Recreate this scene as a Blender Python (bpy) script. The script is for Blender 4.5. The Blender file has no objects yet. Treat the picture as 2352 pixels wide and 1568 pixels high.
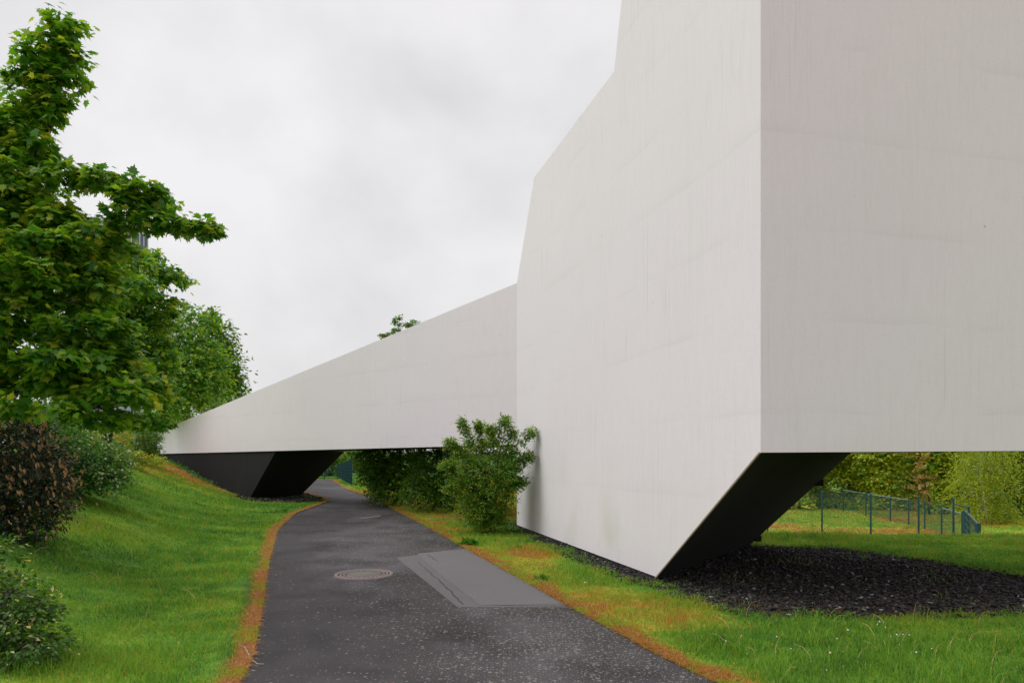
import bpy, math, random
import numpy as np
from mathutils import Vector

rad = math.radians
RNG = np.random.default_rng(7)
random.seed(7)
scene = bpy.context.scene
C = scene.collection

# ------------------------------------------------------------------ camera
EYE = 1.65; F = 1568.0; CX = 1176.0; HZ = 1040.0     # photograph measured at 2352 x 1568
cd = bpy.data.cameras.new('camera'); cam = bpy.data.objects.new('camera', cd); C.objects.link(cam)
cam.location = (0, 0, EYE); cam.rotation_euler = (rad(90), 0, 0)
cd.sensor_width = 36.0; cd.lens = 24.0; cd.shift_y = (HZ - 784.0) / 2352.0
cd.clip_start = 0.1; cd.clip_end = 2000
scene.camera = cam

# ------------------------------------------------------------------ world (overcast)
SUN_EL, SUN_AZ = rad(46), math.atan2(-0.96, 0.10)     # azimuth from +Y towards +X
w = bpy.data.worlds.new('World'); scene.world = w; w.use_nodes = True
nt = w.node_tree; nt.nodes.clear()
def N(nt, t, **k):
    n = nt.nodes.new(t)
    for a, b in k.items(): setattr(n, a, b)
    return n
def ramp(nt, stops, interp='LINEAR'):
    r = N(nt, 'ShaderNodeValToRGB'); cr = r.color_ramp; cr.interpolation = interp
    while len(cr.elements) < len(stops): cr.elements.new(0.5)
    for e, (p, c) in zip(cr.elements, stops):
        e.position = p; e.color = (c, c, c, 1) if isinstance(c, (int, float)) else (*c, 1)
    return r
out = N(nt, 'ShaderNodeOutputWorld'); bg = N(nt, 'ShaderNodeBackground')
sky = N(nt, 'ShaderNodeTexSky'); sky.sky_type = 'NISHITA'; sky.sun_disc = False
sky.sun_elevation = SUN_EL; sky.sun_rotation = SUN_AZ; sky.dust_density = 3.0
tc = N(nt, 'ShaderNodeTexCoord')
mp = N(nt, 'ShaderNodeMapping'); mp.inputs['Scale'].default_value = (1.0, 1.0, 1.35)
mp.inputs['Rotation'].default_value = (0.2, 0.35, 0.4)
n1 = N(nt, 'ShaderNodeTexNoise'); n1.inputs['Scale'].default_value = 3.1; n1.inputs['Detail'].default_value = 6
n1.inputs['Roughness'].default_value = 0.48; n1.inputs['Distortion'].default_value = 0.15
nt.links.new(tc.outputs['Generated'], mp.inputs['Vector']); nt.links.new(mp.outputs[0], n1.inputs['Vector'])
cl = ramp(nt, [(0.32, (0.71, 0.705, 0.72)), (0.48, (0.82, 0.81, 0.82)), (0.63, (0.92, 0.905, 0.915))])
nt.links.new(n1.outputs['Fac'], cl.inputs['Fac'])
sep = N(nt, 'ShaderNodeSeparateXYZ'); nt.links.new(tc.outputs['Generated'], sep.inputs[0])
zr = ramp(nt, [(0.0, 0.98), (0.5, 1.0), (0.64, (1.13, 1.11, 1.14)), (1.0, (2.50, 2.28, 2.55))])
nt.links.new(sep.outputs['Z'], zr.inputs['Fac'])
mul = N(nt, 'ShaderNodeMix', data_type='RGBA', blend_type='MULTIPLY'); mul.inputs['Factor'].default_value = 1
nt.links.new(cl.outputs['Color'], mul.inputs['A']); nt.links.new(zr.outputs['Color'], mul.inputs['B'])
yr = ramp(nt, [(0.0, (1.17, 1.135, 1.17)), (0.48, (1.0, 1.0, 1.0))])          # brighter pinkish sky added behind the camera to lift the right wall
yh = N(nt, 'ShaderNodeMath', operation='MULTIPLY_ADD'); yh.inputs[1].default_value = .5; yh.inputs[2].default_value = .5
nt.links.new(sep.outputs['Y'], yh.inputs[0]); nt.links.new(yh.outputs[0], yr.inputs['Fac'])
mul2 = N(nt, 'ShaderNodeMix', data_type='RGBA', blend_type='MULTIPLY'); mul2.inputs['Factor'].default_value = 1
nt.links.new(mul.outputs['Result'], mul2.inputs['A']); nt.links.new(yr.outputs['Color'], mul2.inputs['B']); mul = mul2
sc_ = N(nt, 'ShaderNodeMix', data_type='RGBA', blend_type='MULTIPLY'); sc_.inputs['Factor'].default_value = 1
sc_.inputs['B'].default_value = (0.10, 0.10, 0.10, 1)
nt.links.new(sky.outputs['Color'], sc_.inputs['A'])
mx = N(nt, 'ShaderNodeMix', data_type='RGBA'); mx.inputs['Factor'].default_value = 0.95
nt.links.new(sc_.outputs['Result'], mx.inputs['A']); nt.links.new(mul.outputs['Result'], mx.inputs['B'])
nt.links.new(mx.outputs['Result'], bg.inputs['Color']); bg.inputs['Strength'].default_value = 1.0
nt.links.new(bg.outputs[0], out.inputs['Surface'])

sl = bpy.data.lights.new('sun', 'SUN'); so = bpy.data.objects.new('sun', sl); C.objects.link(so)
sl.energy = 1.5; sl.angle = rad(28); sl.color = (0.97, 1.0, 0.965)
sd = Vector((math.sin(SUN_AZ) * math.cos(SUN_EL), math.cos(SUN_AZ) * math.cos(SUN_EL), math.sin(SUN_EL)))
so.rotation_euler = sd.to_track_quat('Z', 'Y').to_euler()
so.location = (-20, 0, 30)

vs = scene.view_settings
vs.view_transform = 'Standard'; vs.look = 'None'; vs.exposure = 0.0; vs.gamma = 1.0; vs.use_curve_mapping = False
scene.cycles.max_bounces = 6; scene.cycles.transparent_max_bounces = 8

# ------------------------------------------------------------------ helpers
def P(px, py, d):
    return np.array([(px - CX) / F * d, d, EYE + (HZ - py) / F * d])
def tag(o, label=None, cat=None, group=None, kind=None):
    if label: o['label'] = label
    if cat: o['category'] = cat
    if group: o['group'] = group
    if kind: o['kind'] = kind
    return o
def empty(name, loc, label, cat, group=None):
    o = bpy.data.objects.new(name, None); C.objects.link(o); o.location = tuple(float(v) for v in loc)
    o.empty_display_size = 0.3
    return tag(o, label, cat, group)
def link(name, me, mat, parent=None):
    o = bpy.data.objects.new(name, me); C.objects.link(o)
    if mat: me.materials.append(mat)
    if parent is not None:
        o.parent = parent
        o.location = tuple(-v for v in parent.location)   # meshes are written in world coordinates
    return o
def mesh_np(name, V, faces, mat, parent=None, attr=None, smooth=False):
    """V (N,3); faces: list of (F,k) int arrays; attr: dict name->(N,) floats"""
    me = bpy.data.meshes.new(name)
    V = np.asarray(V, dtype=np.float32)
    me.vertices.add(len(V)); me.vertices.foreach_set('co', V.ravel())
    faces = [np.asarray(f, dtype=np.int32) for f in faces if len(f)]
    loops = np.concatenate([f.ravel() for f in faces]); sizes = np.concatenate([np.full(len(f), f.shape[1], dtype=np.int32) for f in faces])
    starts = np.concatenate([[0], np.cumsum(sizes)[:-1]]).astype(np.int32)
    me.loops.add(len(loops)); me.loops.foreach_set('vertex_index', loops)
    me.polygons.add(len(sizes)); me.polygons.foreach_set('loop_start', starts); me.polygons.foreach_set('loop_total', sizes)
    if smooth: me.polygons.foreach_set('use_smooth', np.ones(len(sizes), dtype=bool))
    for k, a in (attr or {}).items():
        at = me.attributes.new(k, 'FLOAT', 'POINT'); at.data.foreach_set('value', np.asarray(a, dtype=np.float32))
    me.update(calc_edges=True); me.validate()
    return link(name, me, mat, parent)
class MB:
    def __init__(s): s.v = []; s.f = []
    def poly(s, pts):
        b = len(s.v); s.v += [tuple(float(c) for c in p) for p in pts]; s.f.append(tuple(range(b, b + len(pts))))
    def box(s, lo, hi):
        x0, y0, z0 = lo; x1, y1, z1 = hi; b = len(s.v)
        s.v += [(x, y, z) for z in (z0, z1) for (x, y) in ((x0, y0), (x1, y0), (x1, y1), (x0, y1))]
        s.f += [tuple(b + i for i in q) for q in ((3, 2, 1, 0), (4, 5, 6, 7), (0, 1, 5, 4), (1, 2, 6, 5), (2, 3, 7, 6), (3, 0, 4, 7))]
    def bar(s, a, c, wd, n=4):
        s.tube([a, c], [wd, wd], n)
    def tube(s, pts, rs, n=6):
        pts = [np.array(p, dtype=float) for p in pts]; b = len(s.v); m = len(pts)
        for i, p in enumerate(pts):
            t = pts[min(i + 1, m - 1)] - pts[max(i - 1, 0)]; t /= (np.linalg.norm(t) + 1e-9)
            u = np.cross(t, (0, 0, 1) if abs(t[2]) < .9 else (1, 0, 0)); u /= np.linalg.norm(u); v = np.cross(t, u)
            for k in range(n):
                a = 2 * math.pi * (k + .5) / n
                s.v.append(tuple(p + rs[i] * (math.cos(a) * u + math.sin(a) * v)))
        for i in range(m - 1):
            for k in range(n):
                k2 = (k + 1) % n
                s.f.append((b + i * n + k, b + i * n + k2, b + (i + 1) * n + k2, b + (i + 1) * n + k))
        s.f.append(tuple(b + k for k in range(n))[::-1]); s.f.append(tuple(b + (m - 1) * n + k for k in range(n)))
    def build(s, name, mat, parent=None, bevel=0, smooth=False):
        me = bpy.data.meshes.new(name); me.from_pydata(s.v, [], s.f); me.update()
        if smooth:
            for p in me.polygons: p.use_smooth = True
        o = link(name, me, mat, parent)
        if bevel:
            m = o.modifiers.new('bevel', 'BEVEL'); m.width = bevel; m.segments = 2; m.limit_method = 'ANGLE'
        return o
_lat = RNG.random((64, 64))
def vnoise(x, y, s=1.0, o=0):
    x = np.asarray(x) * s + 17.3 * (o + 1); y = np.asarray(y) * s + 9.1 * (o + 2)
    xi = np.floor(x).astype(int); yi = np.floor(y).astype(int); fx = x - xi; fy = y - yi
    fx = fx * fx * (3 - 2 * fx); fy = fy * fy * (3 - 2 * fy)
    g = lambda i, j: _lat[i % 64, j % 64]
    return (g(xi, yi) * (1 - fx) + g(xi + 1, yi) * fx) * (1 - fy) + (g(xi, yi + 1) * (1 - fx) + g(xi + 1, yi + 1) * fx) * fy
def sst(t):
    t = np.clip(t, 0, 1); return t * t * (3 - 2 * t)

# ------------------------------------------------------------------ materials
def new_mat(name):
    m = bpy.data.materials.new(name); m.use_nodes = True; nt = m.node_tree
    b = nt.nodes['Principled BSDF']; return m, nt, b
def noise(nt, vec, scale, detail=3, rough=.5):
    n = N(nt, 'ShaderNodeTexNoise'); n.inputs['Scale'].default_value = scale
    n.inputs['Detail'].default_value = detail; n.inputs['Roughness'].default_value = rough
    if vec is not None: nt.links.new(vec, n.inputs['Vector'])
    return n
def mix(nt, a, b, fac, mode='MIX'):
    m = N(nt, 'ShaderNodeMix', data_type='RGBA', blend_type=mode)
    for s, v in (('A', a), ('B', b), ('Factor', fac)):
        if isinstance(v, tuple): m.inputs[s].default_value = (*v, 1)
        elif isinstance(v, (int, float)): m.inputs[s].default_value = v
        else: nt.links.new(v, m.inputs[s])
    return m.outputs['Result']
def math_(nt, op, a, b=None, c=None):
    m = N(nt, 'ShaderNodeMath', operation=op)
    for i, v in enumerate((a, b, c)):
        if v is None: continue
        if isinstance(v, (int, float)): m.inputs[i].default_value = v
        else: nt.links.new(v, m.inputs[i])
    return m.outputs[0]
def mapping(nt, vec, scale):
    m = N(nt, 'ShaderNodeMapping'); m.inputs['Scale'].default_value = scale; nt.links.new(vec, m.inputs['Vector']); return m.outputs[0]
def bump(nt, b, h, strength, dist):
    bp = N(nt, 'ShaderNodeBump'); bp.inputs['Strength'].default_value = strength; bp.inputs['Distance'].default_value = dist
    nt.links.new(h, bp.inputs['Height']); nt.links.new(bp.outputs[0], b.inputs['Normal'])
def plain(name, col, rough=.6, metal=0, nscale=8, var=.15):
    m, nt, b = new_mat(name)
    g = N(nt, 'ShaderNodeTexCoord').outputs['Object']
    n = noise(nt, g, nscale, 4)
    c = mix(nt, tuple(v * (1 - var) for v in col), tuple(min(1, v * (1 + var)) for v in col), n.outputs['Fac'])
    nt.links.new(c, b.inputs['Base Color']); b.inputs['Roughness'].default_value = rough; b.inputs['Metallic'].default_value = metal
    return m
def ramp_of(nt, v, a, b):
    r = ramp(nt, [(a, 0), (b, 1)]); nt.links.new(v, r.inputs['Fac']); return r.outputs['Color']
def mat_plaster():
    m, nt, b = new_mat('white_plaster')
    g = N(nt, 'ShaderNodeNewGeometry').outputs['Position']
    big = noise(nt, g, .35, 3)
    base = mix(nt, (.750, .702, .721), (.803, .754, .776), big.outputs['Fac'])
    # runs of dirt drawn out down the wall
    st = noise(nt, mapping(nt, g, (16, 16, .3)), 1.0, 4, .6)
    str_ = ramp(nt, [(.50, 0), (.74, 1)]); nt.links.new(st.outputs['Fac'], str_.inputs['Fac'])
    pm = noise(nt, g, .55, 2); pr = ramp(nt, [(.42, 0), (.62, 1)]); nt.links.new(pm.outputs['Fac'], pr.inputs['Fac'])
    sf = math_(nt, 'MULTIPLY', str_.outputs['Color'], pr.outputs['Color'])
    base = mix(nt, base, (.60, .585, .55), math_(nt, 'MULTIPLY', sf, .24))
    st2 = noise(nt, mapping(nt, g, (42, 42, .45)), 1.0, 3, .6)
    s2 = ramp(nt, [(.56, 0), (.74, 1)]); nt.links.new(st2.outputs['Fac'], s2.inputs['Fac'])
    pm2 = noise(nt, g, .8, 2); pr2 = ramp(nt, [(.5, 0), (.66, 1)]); nt.links.new(pm2.outputs['Fac'], pr2.inputs['Fac'])
    base = mix(nt, base, (.50, .48, .44), math_(nt, 'MULTIPLY', math_(nt, 'MULTIPLY', s2.outputs['Color'], pr2.outputs['Color']), .55))
    # faint level joints of the render coats
    sx = N(nt, 'ShaderNodeSeparateXYZ'); nt.links.new(g, sx.inputs[0])
    wob = noise(nt, g, 1.1, 3)
    zz = math_(nt, 'ADD', math_(nt, 'MULTIPLY', sx.outputs['Z'], 1 / .92), math_(nt, 'MULTIPLY', wob.outputs['Fac'], .16))
    fr = math_(nt, 'FRACT', math_(nt, 'ADD', zz, -1.82))
    jr = ramp(nt, [(0, .0), (.47, .0), (.495, 1), (.56, .35), (.70, 0), (1, 0)]); nt.links.new(fr, jr.inputs['Fac'])
    jm = noise(nt, g, .9, 3); jmr = ramp(nt, [(.44, .0), (.62, 1)]); nt.links.new(jm.outputs['Fac'], jmr.inputs['Fac'])
    base = mix(nt, base, (.56, .53, .51), math_(nt, 'MULTIPLY', math_(nt, 'MULTIPLY', jr.outputs['Color'], jmr.outputs['Color']), .19))
    # green algae film near the ground, in drifting patches
    al = noise(nt, g, .7, 3); ar = ramp(nt, [(.50, 0), (.68, 1)]); nt.links.new(al.outputs['Fac'], ar.inputs['Fac'])
    hz = N(nt, 'ShaderNodeMapRange'); hz.inputs['From Min'].default_value = 2.1; hz.inputs['From Max'].default_value = .3
    nt.links.new(sx.outputs['Z'], hz.inputs['Value'])
    base = mix(nt, base, (.47, .47, .36), math_(nt, 'MULTIPLY', math_(nt, 'MULTIPLY', ar.outputs['Color'], hz.outputs[0]), .45))
    gr = noise(nt, g, 55, 3, .8); gr2 = noise(nt, mapping(nt, g, (26, 26, 3)), 1.0, 4, .7)
    base = mix(nt, base, (.60, .57, .56), math_(nt, 'MULTIPLY', ramp_of(nt, gr.outputs['Fac'], .42, .66), .22))
    base = mix(nt, base, (.62, .59, .57), math_(nt, 'MULTIPLY', ramp_of(nt, gr2.outputs['Fac'], .45, .70), .20))
    # pits
    v = N(nt, 'ShaderNodeTexVoronoi'); v.inputs['Scale'].default_value = 1.6; nt.links.new(g, v.inputs['Vector'])
    vr = ramp(nt, [(0.012, 1), (.022, 0)]); nt.links.new(v.outputs['Distance'], vr.inputs['Fac'])
    base = mix(nt, base, (.2, .18, .16), math_(nt, 'MULTIPLY', vr.outputs['Color'], .7))
    nt.links.new(base, b.inputs['Base Color']); b.inputs['Roughness'].default_value = .85
    b.inputs['Specular IOR Level'].default_value = .25
    fine = noise(nt, g, 120, 3, .7); tro = noise(nt, mapping(nt, g, (7, 7, 11)), 1.0, 4, .6)
    wave = noise(nt, g, 1.6, 2)
    h = math_(nt, 'ADD', math_(nt, 'MULTIPLY', fine.outputs['Fac'], .25), math_(nt, 'ADD', math_(nt, 'MULTIPLY', tro.outputs['Fac'], .4), math_(nt, 'MULTIPLY', wave.outputs['Fac'], .5)))
    bump(nt, b, h, .38, .010)
    return m
def mat_black():
    m, nt, b = new_mat('black_render')
    g = N(nt, 'ShaderNodeNewGeometry').outputs['Position']
    n = noise(nt, g, 2.2, 4); n2 = noise(nt, g, 90, 2)
    c = mix(nt, (.017, .016, .017), (.026, .025, .024), n.outputs['Fac'])
    nt.links.new(c, b.inputs['Base Color']); b.inputs['Roughness'].default_value = .9
    b.inputs['Specular IOR Level'].default_value = .15
    bump(nt, b, n2.outputs['Fac'], .3, .004)
    return m
GRASS_STOPS = [(0.0, (.052, .170, .028)), (.3, (.150, .335, .030)), (.5, (.25, .41, .033)), (.66, (.40, .40, .04)),
               (.8, (.50, .28, .04)), (.90, (.44, .16, .032)), (1.0, (.60, .36, .16))]
def mat_grass():
    m, nt, b = new_mat('grass_blades')
    a = N(nt, 'ShaderNodeAttribute', attribute_name='tint'); r = ramp(nt, GRASS_STOPS); nt.links.new(a.outputs['Fac'], r.inputs['Fac'])
    nt.links.new(r.outputs['Color'], b.inputs['Base Color']); b.inputs['Roughness'].default_value = .6
    b.inputs['Specular IOR Level'].default_value = .25
    t = N(nt, 'ShaderNodeBsdfTranslucent'); nt.links.new(r.outputs['Color'], t.inputs['Color'])
    ms = N(nt, 'ShaderNodeMixShader'); ms.inputs[0].default_value = .45
    nt.links.new(b.outputs[0], ms.inputs[1]); nt.links.new(t.outputs[0], ms.inputs[2])
    nt.links.new(ms.outputs[0], nt.nodes['Material Output'].inputs['Surface'])
    return m
def mat_ground():
    m, nt, b = new_mat('turf_soil')
    g = N(nt, 'ShaderNodeNewGeometry').outputs['Position']
    a = N(nt, 'ShaderNodeAttribute', attribute_name='tint')
    n = noise(nt, g, 6, 5, .65); n2 = noise(nt, g, 60, 3, .6)
    f = math_(nt, 'ADD', a.outputs['Fac'], math_(nt, 'MULTIPLY', math_(nt, 'SUBTRACT', n.outputs['Fac'], .5), .35))
    r = ramp(nt, GRASS_STOPS); nt.links.new(f, r.inputs['Fac'])
    c = mix(nt, r.outputs['Color'], (.05, .035, .02), math_(nt, 'MULTIPLY', n2.outputs['Fac'], .42))
    d = N(nt, 'ShaderNodeAttribute', attribute_name='dirt')
    c = mix(nt, c, (.060, .050, .042), d.outputs['Fac'])
    nt.links.new(c, b.inputs['Base Color']); b.inputs['Roughness'].default_value = .95
    b.inputs['Specular IOR Level'].default_value = .1
    bump(nt, b, n2.outputs['Fac'], .8, .03)
    return m
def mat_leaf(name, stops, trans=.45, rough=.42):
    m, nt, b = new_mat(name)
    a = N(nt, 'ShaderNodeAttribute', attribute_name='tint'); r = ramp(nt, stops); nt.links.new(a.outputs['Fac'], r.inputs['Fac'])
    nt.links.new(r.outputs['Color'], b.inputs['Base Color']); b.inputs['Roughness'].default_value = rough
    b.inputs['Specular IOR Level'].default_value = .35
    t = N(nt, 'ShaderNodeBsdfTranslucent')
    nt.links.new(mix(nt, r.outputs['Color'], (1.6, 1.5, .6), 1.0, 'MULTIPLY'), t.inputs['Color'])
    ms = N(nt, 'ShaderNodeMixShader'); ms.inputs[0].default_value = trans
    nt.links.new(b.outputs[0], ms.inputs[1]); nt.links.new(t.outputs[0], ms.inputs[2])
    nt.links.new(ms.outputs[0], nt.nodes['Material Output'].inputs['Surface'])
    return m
def mat_asphalt():
    m, nt, b = new_mat('old_asphalt')
    g = N(nt, 'ShaderNodeNewGeometry').outputs['Position']
    sx = N(nt, 'ShaderNodeSeparateXYZ'); nt.links.new(g, sx.inputs[0])
    agg = noise(nt, g, 110, 3, .7); mid = noise(nt, g, 1.1, 4, .55); big = noise(nt, mapping(nt, g, (1, .45, 1)), .55, 3)
    ar = ramp(nt, [(.35, 0), (.68, 1)]); nt.links.new(agg.outputs['Fac'], ar.inputs['Fac'])
    c = mix(nt, (.020, .019, .019), (.070, .066, .065), ar.outputs['Color'])
    br = ramp(nt, [(.46, 0), (.60, 1)]); nt.links.new(big.outputs['Fac'], br.inputs['Fac'])
    c = mix(nt, c, (.100, .094, .098), math_(nt, 'MULTIPLY', br.outputs['Color'], .62))
    mr = ramp(nt, [(.45, 0), (.7, 1)]); nt.links.new(mid.outputs['Fac'], mr.inputs['Fac'])
    c = mix(nt, c, (.013, .012, .011), math_(nt, 'MULTIPLY', mr.outputs['Color'], .75))
    # pale lichen blots, denser towards the right-hand side of the path near the camera
    def blots(scale, thr, seed, dens):
        mpn = N(nt, 'ShaderNodeMapping'); mpn.inputs['Location'].default_value = (seed, seed * 2.3, 0); nt.links.new(g, mpn.inputs['Vector'])
        wv = noise(nt, mpn.outputs[0], scale * 2.2, 2)
        ad = mix(nt, mpn.outputs[0], wv.outputs['Color'], .035 / scale * 6)
        v = N(nt, 'ShaderNodeTexVoronoi'); v.inputs['Scale'].default_value = scale; nt.links.new(ad, v.inputs['Vector'])
        v.voronoi_dimensions = '2D'
        sc = N(nt, 'ShaderNodeSeparateColor'); nt.links.new(v.outputs['Color'], sc.inputs[0])
        rr = math_(nt, 'MULTIPLY', sc.outputs[1], thr)
        ins = math_(nt, 'LESS_THAN', v.outputs['Distance'], rr)
        keep = math_(nt, 'LESS_THAN', sc.outputs[0], dens)
        return math_(nt, 'MULTIPLY', ins, keep)
    # density grows from left to right and fades with distance down the path
    t = math_(nt, 'ADD', sx.outputs['X'], math_(nt, 'MULTIPLY', sx.outputs['Y'], .30))     # ~0 at centre, 2.7+ right edge
    dn = N(nt, 'ShaderNodeMapRange'); dn.inputs['From Min'].default_value = .2; dn.inputs['From Max'].default_value = 2.6
    dn.inputs['To Min'].default_value = .05; dn.inputs['To Max'].default_value = .80; nt.links.new(t, dn.inputs['Value'])
    nd = noise(nt, g, 1.3, 3)
    dens = math_(nt, 'MULTIPLY', dn.outputs[0], math_(nt, 'MULTIPLY', math_(nt, 'POWER', nd.outputs['Fac'], 1.5), 2.8))
    b1 = blots(22, .34, 3.1, dens); b2 = blots(46, .32, 8.7, math_(nt, 'MULTIPLY', dens, 1.2))
    bl = math_(nt, 'MAXIMUM', b1, b2)
    c = mix(nt, c, (.22, .22, .185), math_(nt, 'MULTIPLY', bl, .65))
    # moss dust along the right margin
    nt.links.new(c, b.inputs['Base Color'])
    rr = ramp(nt, [(0, .6), (1, .85)]); nt.links.new(big.outputs['Fac'], rr.inputs['Fac'])
    nt.links.new(rr.outputs['Color'], b.inputs['Roughness'])
    b.inputs['Specular IOR Level'].default_value = .18
    bump(nt, b, math_(nt, 'ADD', agg.outputs['Fac'], math_(nt, 'MULTIPLY', mid.outputs['Fac'], .8)), .7, .006)
    return m
def mat_patch(name, col, s=1):
    m, nt, b = new_mat(name)
    g = N(nt, 'ShaderNodeNewGeometry').outputs['Position']
    agg = noise(nt, g, 150, 2, .7); mid = noise(nt, g, 1.6, 4, .6)
    c = mix(nt, tuple(v * .72 for v in col), tuple(v * 1.25 for v in col), agg.outputs['Fac'])
    c = mix(nt, c, tuple(v * .7 for v in col), math_(nt, 'MULTIPLY', mid.outputs['Fac'], .6))
    nt.links.new(c, b.inputs['Base Color']); b.inputs['Roughness'].default_value = .75
    bump(nt, b, agg.outputs['Fac'], .4, .003)
    return m
def mat_bark(name, a, c_):
    m, nt, b = new_mat(name)
    g = N(nt, 'ShaderNodeNewGeometry').outputs['Position']
    n = noise(nt, mapping(nt, g, (14, 14, 3)), 1.0, 5, .65)
    nt.links.new(mix(nt, a, c_, n.outputs['Fac']), b.inputs['Base Color']); b.inputs['Roughness'].default_value = .9
    bump(nt, b, n.outputs['Fac'], .8, .02)
    return m
M = dict(
    plaster=mat_plaster(), black=mat_black(), grass=mat_grass(), ground=mat_ground(), asphalt=mat_asphalt(),
    patch=mat_patch('patch_asphalt', (.122, .116, .113)), patch2=mat_patch('patch_border', (.105, .098, .095)),
    crack=plain('crack_tar', (.02, .019, .018), .8), iron=plain('cast_iron', (.17, .14, .125), .75, .0, 30, .35),
    irondark=plain('iron_grooves', (.006, .005, .004), 1.0), concrete=plain('cover_concrete', (.12, .115, .095), .85, 0, 25, .25),
    fence=plain('teal_coated_steel', (.006, .055, .062), .45, 0, 6, .2), galv=plain('grey_rail', (.22, .28, .32), .4, .2),
    bark=mat_bark('maple_bark', (.022, .016, .012), (.07, .055, .042)), twig=mat_bark('twig_bark', (.035, .024, .017), (.075, .05, .035)),
    birchbark=mat_bark('birch_bark', (.28, .23, .17), (.66, .60, .52)),
    redbark=mat_bark('red_bark', (.10, .035, .015), (.16, .07, .035)),
    stone=None, worn=plain('worn_paint', (.16, .155, .15), .8),
    drytwig=plain('dry_twig', (.30, .27, .23), .8, 0, 40, .2), straw=plain('dry_straw', (.50, .34, .14), .7),
    pale=plain('pale_cladding', (.52, .52, .53), .6), glass=plain('dark_window_glass', (.015, .03, .09), .15),
    bluepaint=plain('blue_panel', (.015, .11, .36), .5), greywall=plain('grey_metal_cladding', (.33, .34, .37), .5),
    darkwall=plain('dark_cladding', (.03, .04, .055), .6), whitepaint=plain('white_post_paint', (.70, .70, .70), .5),
    petal=plain('petals', (.75, .72, .68), .7), yellow=plain('yellow_petals', (.80, .38, .02), .6),
)
def mat_stone():
    m, nt, b = new_mat('slate_stones')
    a = N(nt, 'ShaderNodeAttribute', attribute_name='tint')
    r = ramp(nt, [(0, (.010, .0105, .011)), (.6, (.036, .035, .035)), (.85, (.10, .096, .092)), (1, (.30, .29, .28))]); nt.links.new(a.outputs['Fac'], r.inputs['Fac'])
    g = N(nt, 'ShaderNodeNewGeometry').outputs['Position']; n = noise(nt, g, 40, 3)
    nt.links.new(mix(nt, r.outputs['Color'], (.1, .080, .062), math_(nt, 'MULTIPLY', n.outputs['Fac'], .3)), b.inputs['Base Color'])
    b.inputs['Roughness'].default_value = .85; b.inputs['Specular IOR Level'].default_value = .15
    return m
M['stone'] = mat_stone()
GREEN = lambda d, m_, l, y: [(0, d), (.4, m_), (.75, l), (1, y)]
L = dict(
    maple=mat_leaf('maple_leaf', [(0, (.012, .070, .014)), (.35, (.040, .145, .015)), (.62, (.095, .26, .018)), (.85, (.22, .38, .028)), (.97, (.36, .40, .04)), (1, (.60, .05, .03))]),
    dark=mat_leaf('hedge_leaf', GREEN((.012, .065, .012), (.040, .135, .015), (.11, .23, .02), (.26, .27, .03))),
    shrub=mat_leaf('shrub_leaf', GREEN((.03, .12, .015), (.085, .22, .018), (.22, .34, .03), (.50, .34, .05))),
    blue=mat_leaf('white_shrub_leaf', [(0, (.02, .09, .022)), (.5, (.065, .19, .035)), (.86, (.15, .28, .05)), (.92, (.5, .52, .34)), (1, (.62, .62, .42))]),
    brown=mat_leaf('cherry_laurel_leaf', [(0, (.008, .022, .010)), (.5, (.022, .045, .018)), (.72, (.05, .07, .03)), (.8, (.20, .11, .045)), (1, (.34, .16, .06))], .1, .35),
    cream=mat_leaf('cream_tip_leaf', [(0, (.018, .070, .012)), (.55, (.055, .145, .016)), (.85, (.15, .23, .03)), (.93, (.48, .45, .22)), (1, (.66, .56, .34))]),
    yellow=mat_leaf('yellow_shrub_leaf', GREEN((.05, .12, .015), (.13, .22, .018), (.30, .33, .03), (.48, .38, .04))),
    bright=mat_leaf('spring_leaf', GREEN((.05, .14, .012), (.13, .28, .018), (.33, .44, .03), (.58, .52, .05))),
    pink=mat_leaf('pink_leaf', GREEN((.12, .10, .04), (.28, .17, .07), (.46, .25, .14), (.5, .35, .12))),
    birch=mat_leaf('birch_leaf', GREEN((.09, .17, .015), (.20, .31, .02), (.36, .42, .03), (.5, .48, .04))),
    far=mat_leaf('far_leaf', GREEN((.04, .13, .02), (.09, .22, .025), (.18, .32, .035), (.3, .38, .06))),
    weed=mat_leaf('weed_leaf', GREEN((.02, .10, .012), (.05, .19, .016), (.09, .24, .02), (.16, .26, .03))),
)

# ------------------------------------------------------------------ path outline and terrain height
PL = np.array([(-22.0, -12), (-16, -4), (-4.5, -.5), (-2.0, 2.4), (-1.95, 3.4), (-1.99, 4.9), (-2.73, 7.19), (-3.66, 9.95), (-5.06, 14.4), (-6.0, 18.5), (-6.15, 21), (-6.35, 23.5), (-7.2, 25.6), (-8.9, 28.7), (-11.4, 38), (-12.7, 42.3)])
PR = np.array([(24, -12), (18, -4), (6.0, -.5), (3.1, 2.0), (1.51, 4.9), (.716, 7.29), (-.63, 11.5), (-1.66, 14.8), (-2.9, 18.5), (-3.9, 21.6), (-4.5, 24.6), (-6.2, 27.8), (-8.2, 33), (-10.8, 41), (-11.1, 42.3)])  # both edges flare behind the camera, added for neutral bounce onto the walls
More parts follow.
